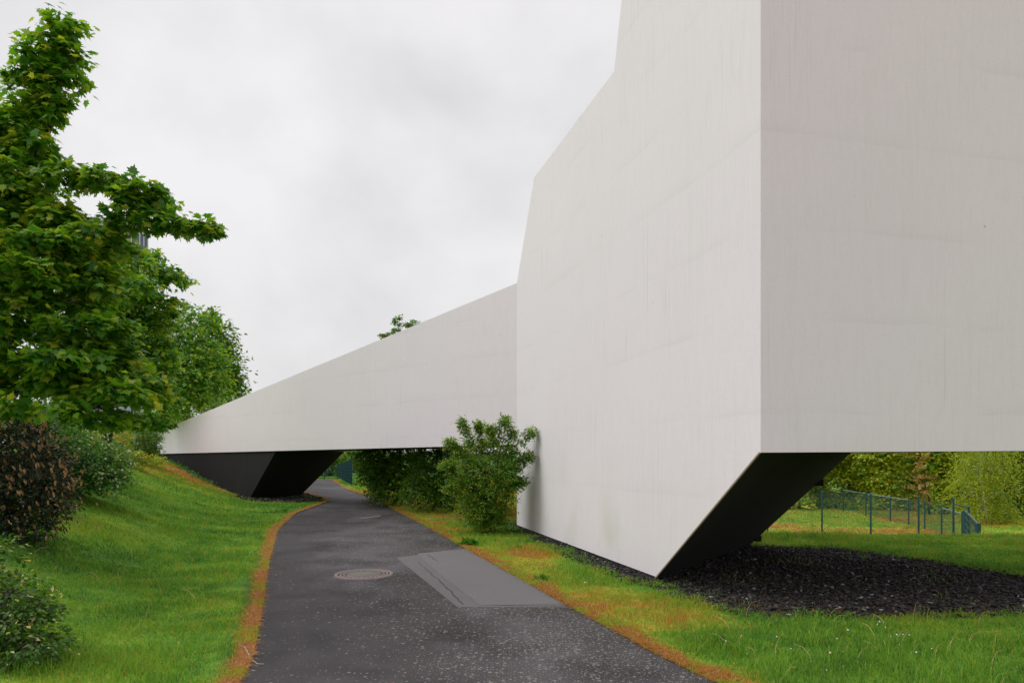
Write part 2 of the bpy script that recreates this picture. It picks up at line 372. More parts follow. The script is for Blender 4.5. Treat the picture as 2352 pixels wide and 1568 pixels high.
# smooth the outlines
def densify(A):
    ys = np.arange(-12, 42.4, .15); xs = np.interp(ys, A[:, 1], A[:, 0])
    k = np.ones(11) / 11; xp = np.pad(xs, 5, mode='edge'); return ys, np.convolve(xp, k, 'valid')
LY, LX = densify(PL); RY, RX = densify(PR)
xl = lambda y: np.interp(y, LY, LX); xr = lambda y: np.interp(y, RY, RX)
def terrain(x, y):
    x = np.asarray(x, dtype=float); y = np.asarray(y, dtype=float)
    xb = np.interp(y, [5, 24, 43, 90], [-2, -6.3, -13, -18]); s = xb - x
    s0 = np.interp(y, [5, 24], [.7, 2.5]); Ls = np.interp(y, [5, 24], [7, 6])
    z = 1.75 * sst((s - s0) / Ls)
    f = sst((y - 13.2) / 8.0) * sst((x - 1.0) / 4.0)
    z = z - 2.1 * f
    z = z + .5 * sst((y - 50) / 30.) * sst((x - 5) / 10.)
    far = sst((np.abs(s) - .6) / 2.0)
    z = z + (vnoise(x, y, .5, 1) - .5) * .10 * sst((s - .5) / 1.5) + (vnoise(x, y, .4, 2) - .5) * .10 * sst((x - xr(y) - 1.0) / 1.5) * (y > 12)
    return z
G1 = np.array([(-.35, 15.6), (1.50, 8.75), (1.83, 8.40), (1.95, 7.6), (2.40, 6.95), (3.6, 6.80), (5.3, 7.05), (8.0, 7.9), (10.5, 8.9), (10, 9.6), (7.6, 8.6), (6.75, 9.2), (6.43, 10.35), (5.75, 11.65), (4.3, 12.25), (2.5, 14.0), (.6, 16.0)])
G2 = np.array([(-9.9, 23.9), (-8.6, 22.9), (-7.0, 22.6), (-6.35, 23.4), (-7.2, 25.8), (-8.6, 28.0), (-9.4, 26)])
def inside(poly, x, y):
    x = np.asarray(x); y = np.asarray(y); r = np.zeros(x.shape, bool); n = len(poly)
    for i in range(n):
        x1, y1 = poly[i]; x2, y2 = poly[(i + 1) % n]
        c = ((y1 > y) != (y2 > y)) & (x < (x2 - x1) * (y - y1) / (y2 - y1 + 1e-12) + x1); r ^= c
    return r
def pdist(poly, x, y):
    d = np.full(np.shape(x), 1e9)
    for i in range(len(poly)):
        a = poly[i]; b = poly[(i + 1) % len(poly)]; ab = b - a
        t = np.clip(((x - a[0]) * ab[0] + (y - a[1]) * ab[1]) / (ab @ ab), 0, 1)
        d = np.minimum(d, np.hypot(x - a[0] - t * ab[0], y - a[1] - t * ab[1]))
    return d
def edge_dist(x, y):            # signed distance outside the path (negative on it)
    sl_ = np.interp(y, [5, 14, 24, 40], [.92, .93, .95, .8])
    dl = (xl(y) - x) * sl_; dr = (x - xr(y)) * .93
    d = np.maximum(dl, dr)
    return np.where(y > 42.3, np.hypot(np.maximum(d, 0), y - 42.3), d), dl > dr
def tint(x, y):
    """0 lush green ... 1 straw, the sward's own colour by place"""
    d, left = edge_dist(x, y)
    n1 = vnoise(x, y, .35, 3); n2 = vnoise(x, y, 1.4, 4); n3 = vnoise(x, y, 4.5, 5)
    t = .30 + .16 * (n1 - .5) + .28 * (n2 - .5) + .22 * (n3 - .5)
    t = t + np.where(~left & (x < 3.2) & (y > 6.3) & (y < 30), .27 * sst((1.9 - d) / 1.3) * (.45 + 1.1 * n2) + .03, 0)  # dry strip right of the path
    t = t + np.where(left, -.02, 0)
    t = t + .44 * np.exp(-(((x + 12.6) / 2.4) ** 2 + ((y - 25.0) / 4.5) ** 2)) * (.6 + .8 * n2)          # dry top of the bank
    t = t + .25 * np.exp(-(((x + 6.9) / .7) ** 2 + ((y - 11.3) / 1.6) ** 2))
    t = t + np.where((x > 3) & (y > 21), .24 + .20 * sst((n1 - .35) / .3), 0) + np.where((x > 3) & (y > 9) & (y <= 21), .08, 0)            # dry meadow beyond the fence; nearer lawn tinted lighter to offset the building's shade
    t = t - .45 * sst((y - 46) / 3)
    t = t + np.where((x > -1.5) & (x <= 3) & (y > 16.5), .28, 0)
    ew = np.where(left, .012, .05) + np.where(left, .05, .10) * vnoise(x, y, 1.7, 6) * (1 + .04 * y)
    ew = ew * (.35 + 1.3 * vnoise(x, y, 9, 30))
    ew = np.where(left & (vnoise(x, y, 1.1, 33) < .38), ew * .3, ew)
    t = np.where(d < ew * 1.6, np.maximum(t, .93 - .45 * np.clip((d - ew * .4) / (ew * 1.2), 0, 1)), t)
    return t

def axis(segs):
    o = []
    for a, b, st in segs: o += list(np.arange(a, b, st))
    return np.array(o + [segs[-1][1]])
gx = axis([(-600, -60, 60), (-60, -20, 4), (-20, -8, .16), (-8, 4, .08), (4, 12, .16), (12, 40, 1.0), (40, 600, 56)])
gy = axis([(-100, -4, 8), (-4, 3, 1), (3, 12, .09), (12, 18, .14), (18, 46, .35), (46, 100, 3), (100, 1400, 130)])
X, Y = np.meshgrid(gx, gy); Z = terrain(X, Y)
dE, _ = edge_dist(X, Y)
T = tint(X, Y)
dirt = np.maximum(inside(G1, X, Y) | (pdist(G1, X, Y) < .06), inside(G2, X, Y)).astype(float)
dirt = np.maximum(dirt, .75 * (1 - sst((dE - .06) / .10)) * (dE > -.3) * (Y < 42))
nx, ny = len(gx), len(gy); I = np.arange(nx * ny).reshape(ny, nx)
fc = np.stack([I[:-1, :-1], I[:-1, 1:], I[1:, 1:], I[1:, :-1]], -1).reshape(-1, 4)
g = mesh_np('ground', np.stack([X, Y, Z], -1).reshape(-1, 3), [fc], M['ground'], None, {'tint': T.ravel(), 'dirt': dirt.ravel()}, True)
tag(g, kind='structure')

# path: one sheet with a slightly ragged edge
ys = np.arange(-12, 42.3, .06)
lx = xl(ys) + .05 * (vnoise(ys, ys * 0, 3.1, 7) - .5) + .03 * (vnoise(ys, ys * 0, 11, 8) - .5)
rx = xr(ys) + .07 * (vnoise(ys, ys * 0, 2.7, 9) - .5) + .03 * (vnoise(ys, ys * 0, 12, 10) - .5)
K = 9; tt = np.linspace(0, 1, K)
PX = lx[:, None] * (1 - tt) + rx[:, None] * tt; PY = np.repeat(ys[:, None], K, 1)
PZ = np.maximum(terrain(PX, PY), 0) + .008
I = np.arange(len(ys) * K).reshape(-1, K)
fc = np.stack([I[:-1, :-1], I[:-1, 1:], I[1:, 1:], I[1:, :-1]], -1).reshape(-1, 4)
tag(mesh_np('path', np.stack([PX, PY, PZ], -1).reshape(-1, 3), [fc], M['asphalt']), kind='structure')

def sheet(name, pts, z, mat):
    m = MB(); m.poly([(x, y, z) for x, y in pts]); return tag(m.build(name, mat), kind='structure')
def gp(px, py):
    p = P(px, py, EYE * F / (py - HZ)); return (p[0], p[1])
sheet('path_repair_border', [gp(910, 1281), gp(1050, 1395), gp(1334, 1396), gp(1240, 1340), gp(1092, 1263), gp(1075, 1260)], .0100, M['patch2'])
sheet('path_repair', [gp(958, 1272), gp(1010, 1320), gp(1103, 1391), gp(1322, 1389), gp(1236, 1340), gp(1088, 1263), gp(1072, 1261)], .0120, M['patch'])
ck = MB()
def crack(pts, wd, z):
    for (a, b) in zip(pts[:-1], pts[1:]):
        a = np.array(a); b = np.array(b); d = b - a; n = np.array([-d[1], d[0]]) / (np.linalg.norm(d) + 1e-9)
        w1, w2 = wd * random.uniform(.4, 1.3), wd * random.uniform(.4, 1.3)
        ck.poly([(*(a - n * w1), z), (*(b - n * w2), z), (*(b + n * w2), z), (*(a + n * w1), z)])
def jag(p0, p1, n, amp):
    a = np.array(gp(*p0)); b = np.array(gp(*p1)); o = []
    for i in range(n + 1):
        o.append(a + (b - a) * i / n + (np.random.RandomState(i + int(p0[0])).randn(2) * amp if 0 < i < n else 0))
    return [tuple(q) for q in o]
crack(jag((958, 1290), (1010, 1335), 14, .010), .004, .0138)
crack(jag((1010, 1335), (1064, 1390), 14, .010), .007, .0138)
crack(jag((1130, 1391), (1335, 1394), 26, .006), .005, .0138)
crack(jag((982, 1275), (1005, 1290), 8, .004), .007, .0138)
tag(ck.build('path_crack', M['crack']), kind='structure')
# thin worn line across the path and old wheel scuffs
sheet('path_marking', [gp(828, 1190), gp(874, 1184), gp(875, 1186), gp(829, 1191.5)], .014, M['worn'])

# ------------------------------------------------------------------ manhole cover
mc = P(836, 1321, EYE * F / 281); mh = empty('manhole_cover', (mc[0], mc[1], .01), 'round iron manhole cover with concrete middle set in the dark asphalt path', 'manhole cover')
def ring(r0, r1, z, z0, mat, name, n=64, parent=None):
    V = []; Fs = []
    for k in range(n):
        a = 2 * math.pi * k / n; c, s = math.cos(a), math.sin(a)
        V += [(mc[0] + r0 * c, mc[1] + r0 * s, z), (mc[0] + r1 * c, mc[1] + r1 * s, z), (mc[0] + (r1 + .004) * c, mc[1] + (r1 + .004) * s, z0), (mc[0] + r0 * c, mc[1] + r0 * s, z0)]
    for k in range(n):
        a = 4 * k; b = 4 * ((k + 1) % n)
        Fs += [(a, a + 1, b + 1, b), (a + 1, a + 2, b + 2, b + 1), (a + 3, a, b, b + 3)]
    return mesh_np(name, V, [np.array(Fs)], mat, parent)
ring(.345, .388, .026, .006, M['iron'], 'frame', parent=mh)
bs = ring(.0, .336, .016, .006, M['irondark'], 'base', parent=mh)
ir = ring(.298, .322, .024, .014, M['iron'], 'outer_rim', parent=mh)
mbt = MB()
for k in range(28):
    a0 = 2 * math.pi * (k + .12) / 28; a1 = 2 * math.pi * (k + .78) / 28
    q = [(mc[0] + r * math.cos(a), mc[1] + r * math.sin(a)) for r, a in ((.245, a0), (.283, a0), (.283, a1), (.245, a1))]
    mbt.poly([(x, y, .023) for x, y in q])
    for i in range(4):
        (xa, ya), (xb, yb) = q[i], q[(i + 1) % 4]; mbt.poly([(xa, ya, .014), (xb, yb, .014), (xb, yb, .023), (xa, ya, .023)])
mbt.build('lug_ring', M['iron'], mh)
ring(.213, .226, .024, .014, M['iron'], 'inner_rim', parent=mh)
ring(.0, .206, .0225, .012, M['concrete'], 'concrete_fill', parent=mh)

# ------------------------------------------------------------------ the white building
WB = np.array([.107, 15.2]); WF = np.array([1.753, -6.37])         # left wall in plan: WB + t*WF
def wp(t, z): return np.array([WB[0] + WF[0] * t, WB[1] + WF[1] * t, z])
SOF = 1.655
front = [wp(0, .03), wp(1, .03), wp(1.333, SOF), wp(1.333, 9.8), wp(.912, 9.8), wp(.8017, 7.29), wp(.197, 7.27), wp(0, 5.43)]
OFF = np.array([2.41, 3.37, 0]); OFT = np.array([2.92, 4.09, 0])
back = [front[0] + OFF, front[1] + OFF, front[2] + OFT] + [p + OFT for p in front[3:7]] + [front[7] + OFF]
Rdir = np.array([.974, .225]); A0 = front[2][:2]
D0 = np.array([11.0, A0[1] + (11.0 - A0[0]) * Rdir[1] / Rdir[0]])
hall = empty('white_building', (2.4, 9.5, 0), 'huge white rendered angular building with folded outline standing right of the path', 'building')
mw = MB(); mb_ = MB()
mw.poly(front)                                              # left wall
for i in (3, 4, 5, 6):                                      # roof slopes
    j = i + 1; mw.poly([front[i], back[i], back[j], front[j]])
mw.poly([front[7], back[7], back[0], front[0]])
mw.poly(list(reversed(back)))
A3 = lambda z: (A0[0], A0[1], z); D3 = lambda z: (D0[0], D0[1], z); C3 = lambda z: (back[2][0], back[2][1], z)
mw.poly([A3(SOF), D3(SOF + .05), D3(9.8), A3(9.8)])       # right wall
mw.poly([D3(SOF + .05), C3(SOF), C3(9.8), D3(9.8)])
mw.poly([A3(9.8), D3(9.8), C3(9.8)])
mw.poly([front[2], front[3], back[3], back[2]])
o = mw.build('wall', M['plaster'], hall)
e = -.006
mb_.poly([front[1], back[1], back[2], front[2]]); mb_.poly([front[1] + (0, 0, -.2), back[1] + (0, 0, -.2), back[1], front[1]])   # leaning underside
mb_.poly([A3(SOF + .0), C3(SOF + .0), D3(SOF + .05)])                                                 # soffit
um = mb_.build('underside', M['black'], hall)
# lip of the black underside seen as a thin brown drip edge along the slanted arris
dl = MB(); a = front[1] - (.006, 0, .0); b = front[2] - (.006, 0, 0)
dl.tube([a + np.array([-.004, -.004, 0]), b + np.array([-.004, -.004, 0])], [.011, .011], 4)
dl.build('drip_edge', plain('weathered_drip_edge', (.30, .24, .17), .7), hall)
dk = MB()
q0 = wp(-.005, 0); q1 = wp(1.01, 0); n_ = np.array([-.02, -.006, 0])
dk.poly([q0 + n_ * .2 + (0, 0, -.2), q1 + n_ * .2 + (0, 0, -.2), q1 + n_ * .2 + (0, 0, .055), q0 + n_ * .2 + (0, 0, .055)])  # black strip painted in for the shaded gap between wall and ground
dk.build('dark_gap_strip', M['black'], hall)
# two little brackets on the far arris of the leaning underside
for f in (.30, .93):
    c = back[2] + (back[1] - back[2]) * f; bb = MB(); s = .06
    bb.box((c[0] - s, c[1] - s, c[2] - s * .9), (c[0] + s, c[1] + s, c[2] + s * .9)); bb.build('bracket', M['black'], hall, .01)

# ------------------------------------------------------------------ the ramp bridge
BD = np.array([-9.5, 9.0])
def bp(t, z): return np.array([WB[0] + BD[0] * t, WB[1] + BD[1] * t, z])
soff = lambda t: 1.835 - .135 * t
zt = lambda t: 5.43 + (2.70 - 5.43) * t / 1.62
br_ = empty('ramp_bridge', (-7, 21, 0), 'long white wedge shaped concrete ramp bridge crossing over the path', 'bridge')
bt = 1.66
mw = MB(); BO = np.array([1.5, 2.1, 0])
tz = lambda t: EYE + (HZ - np.interp(0, [0, 1], [0, 0]) * 0)  # unused
# top line: from the photograph's straight edge, evaluated on the bridge plane
def top_at(t):
    p = bp(t, 0); px = CX + F * p[0] / p[1]; py = 650 + (px - 1187) * (650 - 979) / (1187 - 392); return EYE + (HZ - py) * p[1] / F
tsamp = [-.03, .25, .5, .75, 1.0, 1.25, 1.5, 1.6, bt]
low = [bp(t, soff(t)) for t in tsamp]
# the top is a straight line in space through its two ends
z0, z1 = top_at(0), top_at(1.58)
top = [bp(t, z0 + (z1 - z0) * t / 1.58) for t in tsamp]
for i in range(len(tsamp) - 1):
    mw.poly([low[i + 1], low[i], top[i], top[i + 1]])
    mw.poly([top[i + 1], top[i], top[i] + BO, top[i + 1] + BO])
    mw.poly([low[i] + BO, low[i + 1] + BO, top[i + 1] + BO, top[i] + BO])
mw.poly([low[-1], top[-1], top[-1] + BO, low[-1] + BO])
mw.build('deck_wall', M['plaster'], br_)
ms = MB()
for i in range(len(tsamp) - 1):
    ms.poly([low[i] + (0, 0, .0), low[i + 1], low[i + 1] + BO, low[i] + BO])
ms.build('soffit', M['black'], br_)
# black abutment leg, set 3 cm behind the white face
ml = MB(); inn = np.array([.03, .04, -.004])
Tt = bp(.847, soff(.847)) + inn; Ft = bp(1.0, -.05) + inn; Le = bp(1.66, soff(1.66)) + inn; Lg = bp(1.66, -.3) + inn
BO2 = np.array([1.45, 2.05, 0])
ml.poly([Lg, Ft, Tt, Le]); ml.poly([Ft, Ft + BO2 * .85, Tt + BO2 * 1.18, Tt]); ml.poly([Lg + BO2, Le + BO2, Tt + BO2 * 1.18, Ft + BO2 * .85])
ml.poly([Lg, Le, Le + BO2, Lg + BO2])
ml.build('abutment', M['black'], br_)

# ------------------------------------------------------------------ foliage tools
def norm(v): return v / (np.linalg.norm(v, axis=-1, keepdims=True) + 1e-9)
mh_ = [(0, .05), (-.14, .26), (.05, .26), (-.02, .50), (.17, .36), (.40, .56), (.44, .27), (.63, .27), (.66, .10), (1.0, 0)]
MAPLE = np.array([(0, 0)] + mh_ + [(x, -y) for x, y in mh_[:-1][::-1]])
def fan(outline, zf=.18, droop=.22, cx=.28):
    V = np.array([(cx, 0, 0)] + [(x, y, zf * abs(y) * -1 - droop * x * x) for x, y in outline])
    n = len(outline); Fc = np.array([(0, i + 1, (i + 1) % n + 1) for i in range(n)]); return V, Fc
T_MAPLE = fan(MAPLE)
s5 = [(-.1, .30), (.12, .22), (.38, .52), (.5, .2), (1, 0)]
T_STAR = fan(np.array([(0, 0)] + s5 + [(x, -y) for x, y in s5[:-1][::-1]]))
T_OVAL = (np.array([(0, 0, 0), (.45, .27, .07), (1, 0, -.12), (.45, -.27, .07), (.5, 0, 0)]), np.array([(0, 4, 1), (4, 2, 1), (0, 3, 4), (3, 2, 4)]))
T_LONG = (np.array([(0, 0, 0), (.5, .15, .04), (1, 0, -.15), (.5, -.15, .04)]), np.array([(0, 2, 1), (0, 3, 2)]))
T_DIA = (np.array([(0, 0, 0), (.5, .32, .06), (1, 0, -.1), (.5, -.32, .06)]), np.array([(0, 2, 1), (0, 3, 2)]))
def leaves(pos, axis_, nrm, size, template):
    V, Fc = template; n = len(pos)
    a = norm(axis_); b = norm(np.cross(nrm, a)); c = np.cross(a, b)
    W = pos[:, None, :] + size[:, None, None] * (V[None, :, 0, None] * a[:, None] + V[None, :, 1, None] * b[:, None] + V[None, :, 2, None] * c[:, None])
    FF = Fc[None] + (np.arange(n) * len(V))[:, None, None]
    return W.reshape(-1, 3), FF.reshape(-1, 3)
def crown(name, blobs, n_spray, per, lsize, template, mat, parent, rng, spray_len=.5, tint0=.35, flat=.6, up=.0, shell=.55, tvar=.16, tipgain=.22, flower=0.0, flower_t=1.0, updir=.0, droopy=.15, nvar=.42):
    """blobs: (centre, radii) in metres; sprays of leaves sit through each blob's volume, thickest near its skin"""
    vol = np.array([b[1][0] * b[1][1] * b[1][2] * (b[2] if len(b) > 2 else 1) for b in blobs]) ** .62; vol /= vol.sum()
    bi = rng.choice(len(blobs), n_spray, p=vol)
    Cc = np.array([b[0] for b in blobs])[bi]; R = np.array([b[1] for b in blobs])[bi]
    u = norm(rng.normal(size=(n_spray, 3))); rr = rng.random(n_spray) ** (1 / 3.) ; rr = rr * (1 - shell) + shell * (1 - (1 - rr) ** 1.5 * .6)
    # uneven skin: each direction reaches out differently
    lump = .80 + .38 * vnoise(u[:, 0] * 3 + bi * 3.1, u[:, 2] * 3 + u[:, 1] * 2, 1.0, 11)
    p0 = Cc + u * R * (rr * lump)[:, None]
    ax = norm(u * np.array([1, 1, flat]) + rng.normal(size=(n_spray, 3)) * .38 + np.array([0, 0, updir]))
    L_ = np.minimum(spray_len, R.min(1) * 1.5) * rng.uniform(.5, 1.2, n_spray)
    p0 = p0 - ax * (L_ * rng.uniform(-.1, .75, n_spray) )[:, None]
    f = (np.arange(per) + .5) / per
    n = n_spray * per
    F_ = np.tile(f, n_spray) + rng.normal(size=n) * .08
    AX = np.repeat(ax, per, 0); LL = np.repeat(L_, per)
    side = norm(np.cross(AX, rng.normal(size=(n, 3)) * .35 + np.array([0, 0, 1.]))) * np.where(np.arange(n) % 2, 1, -1)[:, None]
    pos = np.repeat(p0, per, 0) + AX * (F_ * LL)[:, None] + side * (lsize * .35) + np.array([0, 0, -1.]) * (droopy * F_ ** 2 * LL)[:, None] + rng.normal(size=(n, 3)) * lsize * .28
    tip = norm(AX * .9 + side * rng.uniform(.2, 1.3, n)[:, None] + np.array([0, 0, -.32]) + rng.normal(size=(n, 3)) * .3)
    nr = norm(np.array([0, 0, 1.]) + rng.normal(size=(n, 3)) * nvar + AX * .15)
    size = lsize * rng.uniform(.45, 1.4, n) * (1 - .25 * F_)
    V, Fc = leaves(pos, tip, nr, size, template)
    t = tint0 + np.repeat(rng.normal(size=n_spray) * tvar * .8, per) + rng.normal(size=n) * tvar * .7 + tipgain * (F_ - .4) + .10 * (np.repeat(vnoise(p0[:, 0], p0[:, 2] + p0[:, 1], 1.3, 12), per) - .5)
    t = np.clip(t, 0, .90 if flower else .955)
    if flower:
        t = np.where(rng.random(n) < flower * (F_ > .55) * 2.2, flower_t, t)
    o = mesh_np(name, V, [Fc], mat, parent, {'tint': np.repeat(t, len(template[0]))})
    return p0, ax, L_, bi, o
def skeleton(base, blobs, p0, bi, r0, rng, mat, parent, name='trunk', frac=.25, top=None, sides=7, twig=.006, fork=.35):
    m = MB(); base = np.array(base, float)
    cen = np.array([b[0] for b in blobs]); topz = top if top is not None else cen[np.argmax(cen[:, 2])]
    pts = [base + (np.array(topz) - base) * f + np.array([rng.normal() * .05, rng.normal() * .05, 0]) * (0 < f < 1) * np.linalg.norm(topz - base) * .25 for f in np.linspace(0, 1, 7)]
    rs = [r0 * (1.25 if i == 0 else 1) * (1 - .85 * i / 6) for i in range(7)]
    m.tube(pts, rs, sides)
    nodes = [(p, r) for p, r in zip(pts[1:], rs[1:])]
    order = sorted(range(len(blobs)), key=lambda k: min(np.linalg.norm(np.array(blobs[k][0]) - p) for p in pts[1:]))
    for k in order:
        b = blobs[k]; c = np.array(b[0])
        d = [np.linalg.norm(c - p) + (0 if p[2] < c[2] + .1 else .5) - 1.2 * r for p, r in nodes]
        j = int(np.argmin(d)); a, ra = nodes[j]; ln = np.linalg.norm(c - a)
        if ln < .02: continue
        mid = (a + c) / 2 + np.array([0, 0, .08 * ln]) + rng.normal(size=3) * .03 * ln
        out = c + norm((c - a)[None])[0] * min(b[1]) * .5
        rl = min(ra * .72, .008 + .010 * ln)
        m.tube([a, mid, c, out], [rl, rl * .85, rl * .65, rl * .2], 5); nodes.append((c, rl * .65))
        idx = np.where(bi == k)[0]
        for q in idx[: int(len(idx) * frac)]:
            s = mid + (out - mid) * rng.random(); m.tube([s, (s + p0[q]) / 2 + np.array([0, 0, .03]), p0[q]], [twig * 1.6, twig * 1.1, twig * .6], 3)
    return m.build(name, mat, parent, smooth=True)
def B(px, py, rx, ry, d, rd=None, wt=1.0):
    """a leafy mass whose centre and size are read off the photograph at its real distance d"""
    k = d / F; return (P(px, py, d), (rx * k, (rd if rd else (rx + ry) / 2 * k), ry * k), wt)
def plant(name, base, label, cat, blobs, n_spray, per, lsize, template, mat, seed, group=None, r0=.05, bark='bark', cname='crown', tname='trunk', frac=.2, top=None, twig=.006, spike=0, **kw):
    rng = np.random.default_rng(seed)
    e_ = empty(name, base, label, cat, group)
    p0, ax, L_, bi, o = crown(cname, blobs, n_spray, per, lsize, template, mat, e_, rng, **kw)
    skeleton(base, blobs, p0, bi, r0, rng, M[bark], e_, tname, frac, top, twig=twig)
    if spike: spikes(e_, p0, ax, spike, .058, plain('faded_flower_spikes', (.62, .37, .18), .8, 0, 9, .4), seed + 1)
    return e_
def spikes(e_, p0, ax, n_, size, mat, seed):
    q = np.random.default_rng(seed); k = q.choice(len(p0), n_); tipp = p0[k] + ax[k] * .22
    V = []; Fc = []
    dirs = norm(ax[k] * .35 + np.array([0, 0, 1.]) + q.normal(size=(n_, 3)) * .25)
    for a_ in range(6):
        th = a_ * math.pi / 3; r = np.stack([np.full(n_, math.cos(th)), np.full(n_, math.sin(th)), np.full(n_, .15)], -1)
        v, f = leaves(tipp + dirs * size * .12 * a_, norm(dirs + r * .45), norm(r), size * q.uniform(.6, 1.1, n_), T_LONG)
        Fc.append(f + sum(len(t) for t in V)); V.append(v)
    mesh_np('flower_spikes', np.concatenate(V), [np.concatenate(Fc)], mat, e_)
def gz(x, y): return float(terrain(x, y)) - .04
def base_at(px, d):
    x = (px - CX) / F * d; return (x, d, gz(x, d))
G_SH = 'shrubs on the bank left of the path'

# ------------------------------------------------------------------ trees on the left bank
def thin(bl, z0, k):
    return [(c, r, w_ * (k if c[2] > z0 else 1)) for c, r, w_ in bl]
def boughs(x0, prof, y0, y1, step, d, ry, rx, seed, jd=.8, skip=.12):
    '''flat leafy boughs stacked in layers, reaching out to the profile (y -> right edge)'''
    q = np.random.default_rng(seed); o = []
    py_ = [p[0] for p in prof]; px_ = [p[1] for p in prof]; y = y0
    while y <= y1:
        xr_ = np.interp(y, py_, px_); x = xr_ - rx * q.uniform(.5, .8); first = True
        while x > x0:
            if first or q.random() > skip:
                k = q.uniform(.7, 1.25); dd = d + (q.normal() * jd if not first else q.uniform(-.3, .3))
                # boughs droop towards their tips
                o.append(B(x, y + q.uniform(-.3, .3) * step - (xr_ - x) * .10, rx * k, ry * q.uniform(.7, 1.3), dd, rx * k * dd / F * q.uniform(.7, 1.2)))
            x -= rx * q.uniform(.9, 1.5); first = False
        y += step * q.uniform(.85, 1.15)
    return o
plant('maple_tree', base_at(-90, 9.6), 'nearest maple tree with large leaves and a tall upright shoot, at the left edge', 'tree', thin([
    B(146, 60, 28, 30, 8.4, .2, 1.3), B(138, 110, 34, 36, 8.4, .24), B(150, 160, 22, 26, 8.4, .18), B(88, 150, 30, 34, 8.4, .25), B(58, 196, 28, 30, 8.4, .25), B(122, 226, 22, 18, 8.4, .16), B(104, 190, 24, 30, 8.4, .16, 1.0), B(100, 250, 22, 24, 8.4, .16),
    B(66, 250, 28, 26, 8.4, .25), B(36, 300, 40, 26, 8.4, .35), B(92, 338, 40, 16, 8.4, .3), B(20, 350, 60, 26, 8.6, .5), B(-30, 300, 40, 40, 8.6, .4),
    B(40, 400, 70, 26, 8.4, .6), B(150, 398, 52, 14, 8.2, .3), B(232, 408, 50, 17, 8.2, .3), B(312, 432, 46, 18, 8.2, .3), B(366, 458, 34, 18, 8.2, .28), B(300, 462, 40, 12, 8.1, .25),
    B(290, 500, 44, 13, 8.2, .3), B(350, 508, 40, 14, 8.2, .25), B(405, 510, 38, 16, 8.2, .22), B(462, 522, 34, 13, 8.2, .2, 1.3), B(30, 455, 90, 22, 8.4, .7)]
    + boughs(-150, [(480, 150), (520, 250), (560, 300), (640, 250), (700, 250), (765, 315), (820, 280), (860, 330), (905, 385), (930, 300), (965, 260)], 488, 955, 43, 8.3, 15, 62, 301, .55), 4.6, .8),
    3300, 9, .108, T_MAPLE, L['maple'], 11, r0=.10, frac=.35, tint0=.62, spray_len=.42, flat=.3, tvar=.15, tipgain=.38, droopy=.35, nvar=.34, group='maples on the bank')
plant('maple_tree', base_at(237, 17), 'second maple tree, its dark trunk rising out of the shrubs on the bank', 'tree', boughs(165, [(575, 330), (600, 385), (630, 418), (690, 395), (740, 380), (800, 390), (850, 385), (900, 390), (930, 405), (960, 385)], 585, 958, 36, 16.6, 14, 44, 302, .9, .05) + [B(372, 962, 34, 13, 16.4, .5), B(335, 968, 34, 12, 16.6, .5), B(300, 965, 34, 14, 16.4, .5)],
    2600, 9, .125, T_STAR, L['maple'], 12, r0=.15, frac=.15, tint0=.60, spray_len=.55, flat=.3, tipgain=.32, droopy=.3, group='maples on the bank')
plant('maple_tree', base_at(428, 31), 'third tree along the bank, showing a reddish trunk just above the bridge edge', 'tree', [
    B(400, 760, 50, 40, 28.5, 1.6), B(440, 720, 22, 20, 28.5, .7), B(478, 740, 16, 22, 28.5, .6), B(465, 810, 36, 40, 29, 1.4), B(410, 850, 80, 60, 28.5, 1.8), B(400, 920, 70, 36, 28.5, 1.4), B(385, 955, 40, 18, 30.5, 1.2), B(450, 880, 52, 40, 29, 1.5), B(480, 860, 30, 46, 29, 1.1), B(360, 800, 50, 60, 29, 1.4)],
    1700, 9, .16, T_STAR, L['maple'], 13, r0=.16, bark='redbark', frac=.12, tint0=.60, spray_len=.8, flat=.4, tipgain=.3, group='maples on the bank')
plant('hornbeam_tree', base_at(505, 40), 'taller dark green tree further along the bank, before the low pale one', 'tree', [
    B(482, 745, 12, 30, 38, .8), B(500, 770, 26, 40, 38, 1.2), B(515, 830, 30, 46, 38, 1.3), B(500, 860, 40, 50, 38, 1.8), B(530, 880, 24, 26, 38, 1.0)],
    620, 9, .26, T_DIA, L['dark'], 14, r0=.15, frac=.1, tint0=.60, spray_len=.9, flat=.9, updir=.3)
plant('willow_tree', base_at(530, 47), 'low pale green bushy tree just above the ramp, farthest on the left', 'tree', [
    B(500, 915, 50, 22, 45, 1.6), B(545, 893, 22, 14, 45, 1), B(470, 930, 40, 20, 45, 1.4), B(520, 930, 50, 26, 45, 1.6)],
    520, 9, .22, T_LONG, L['far'], 15, r0=.12, frac=.1, tint0=.62, spray_len=.8)

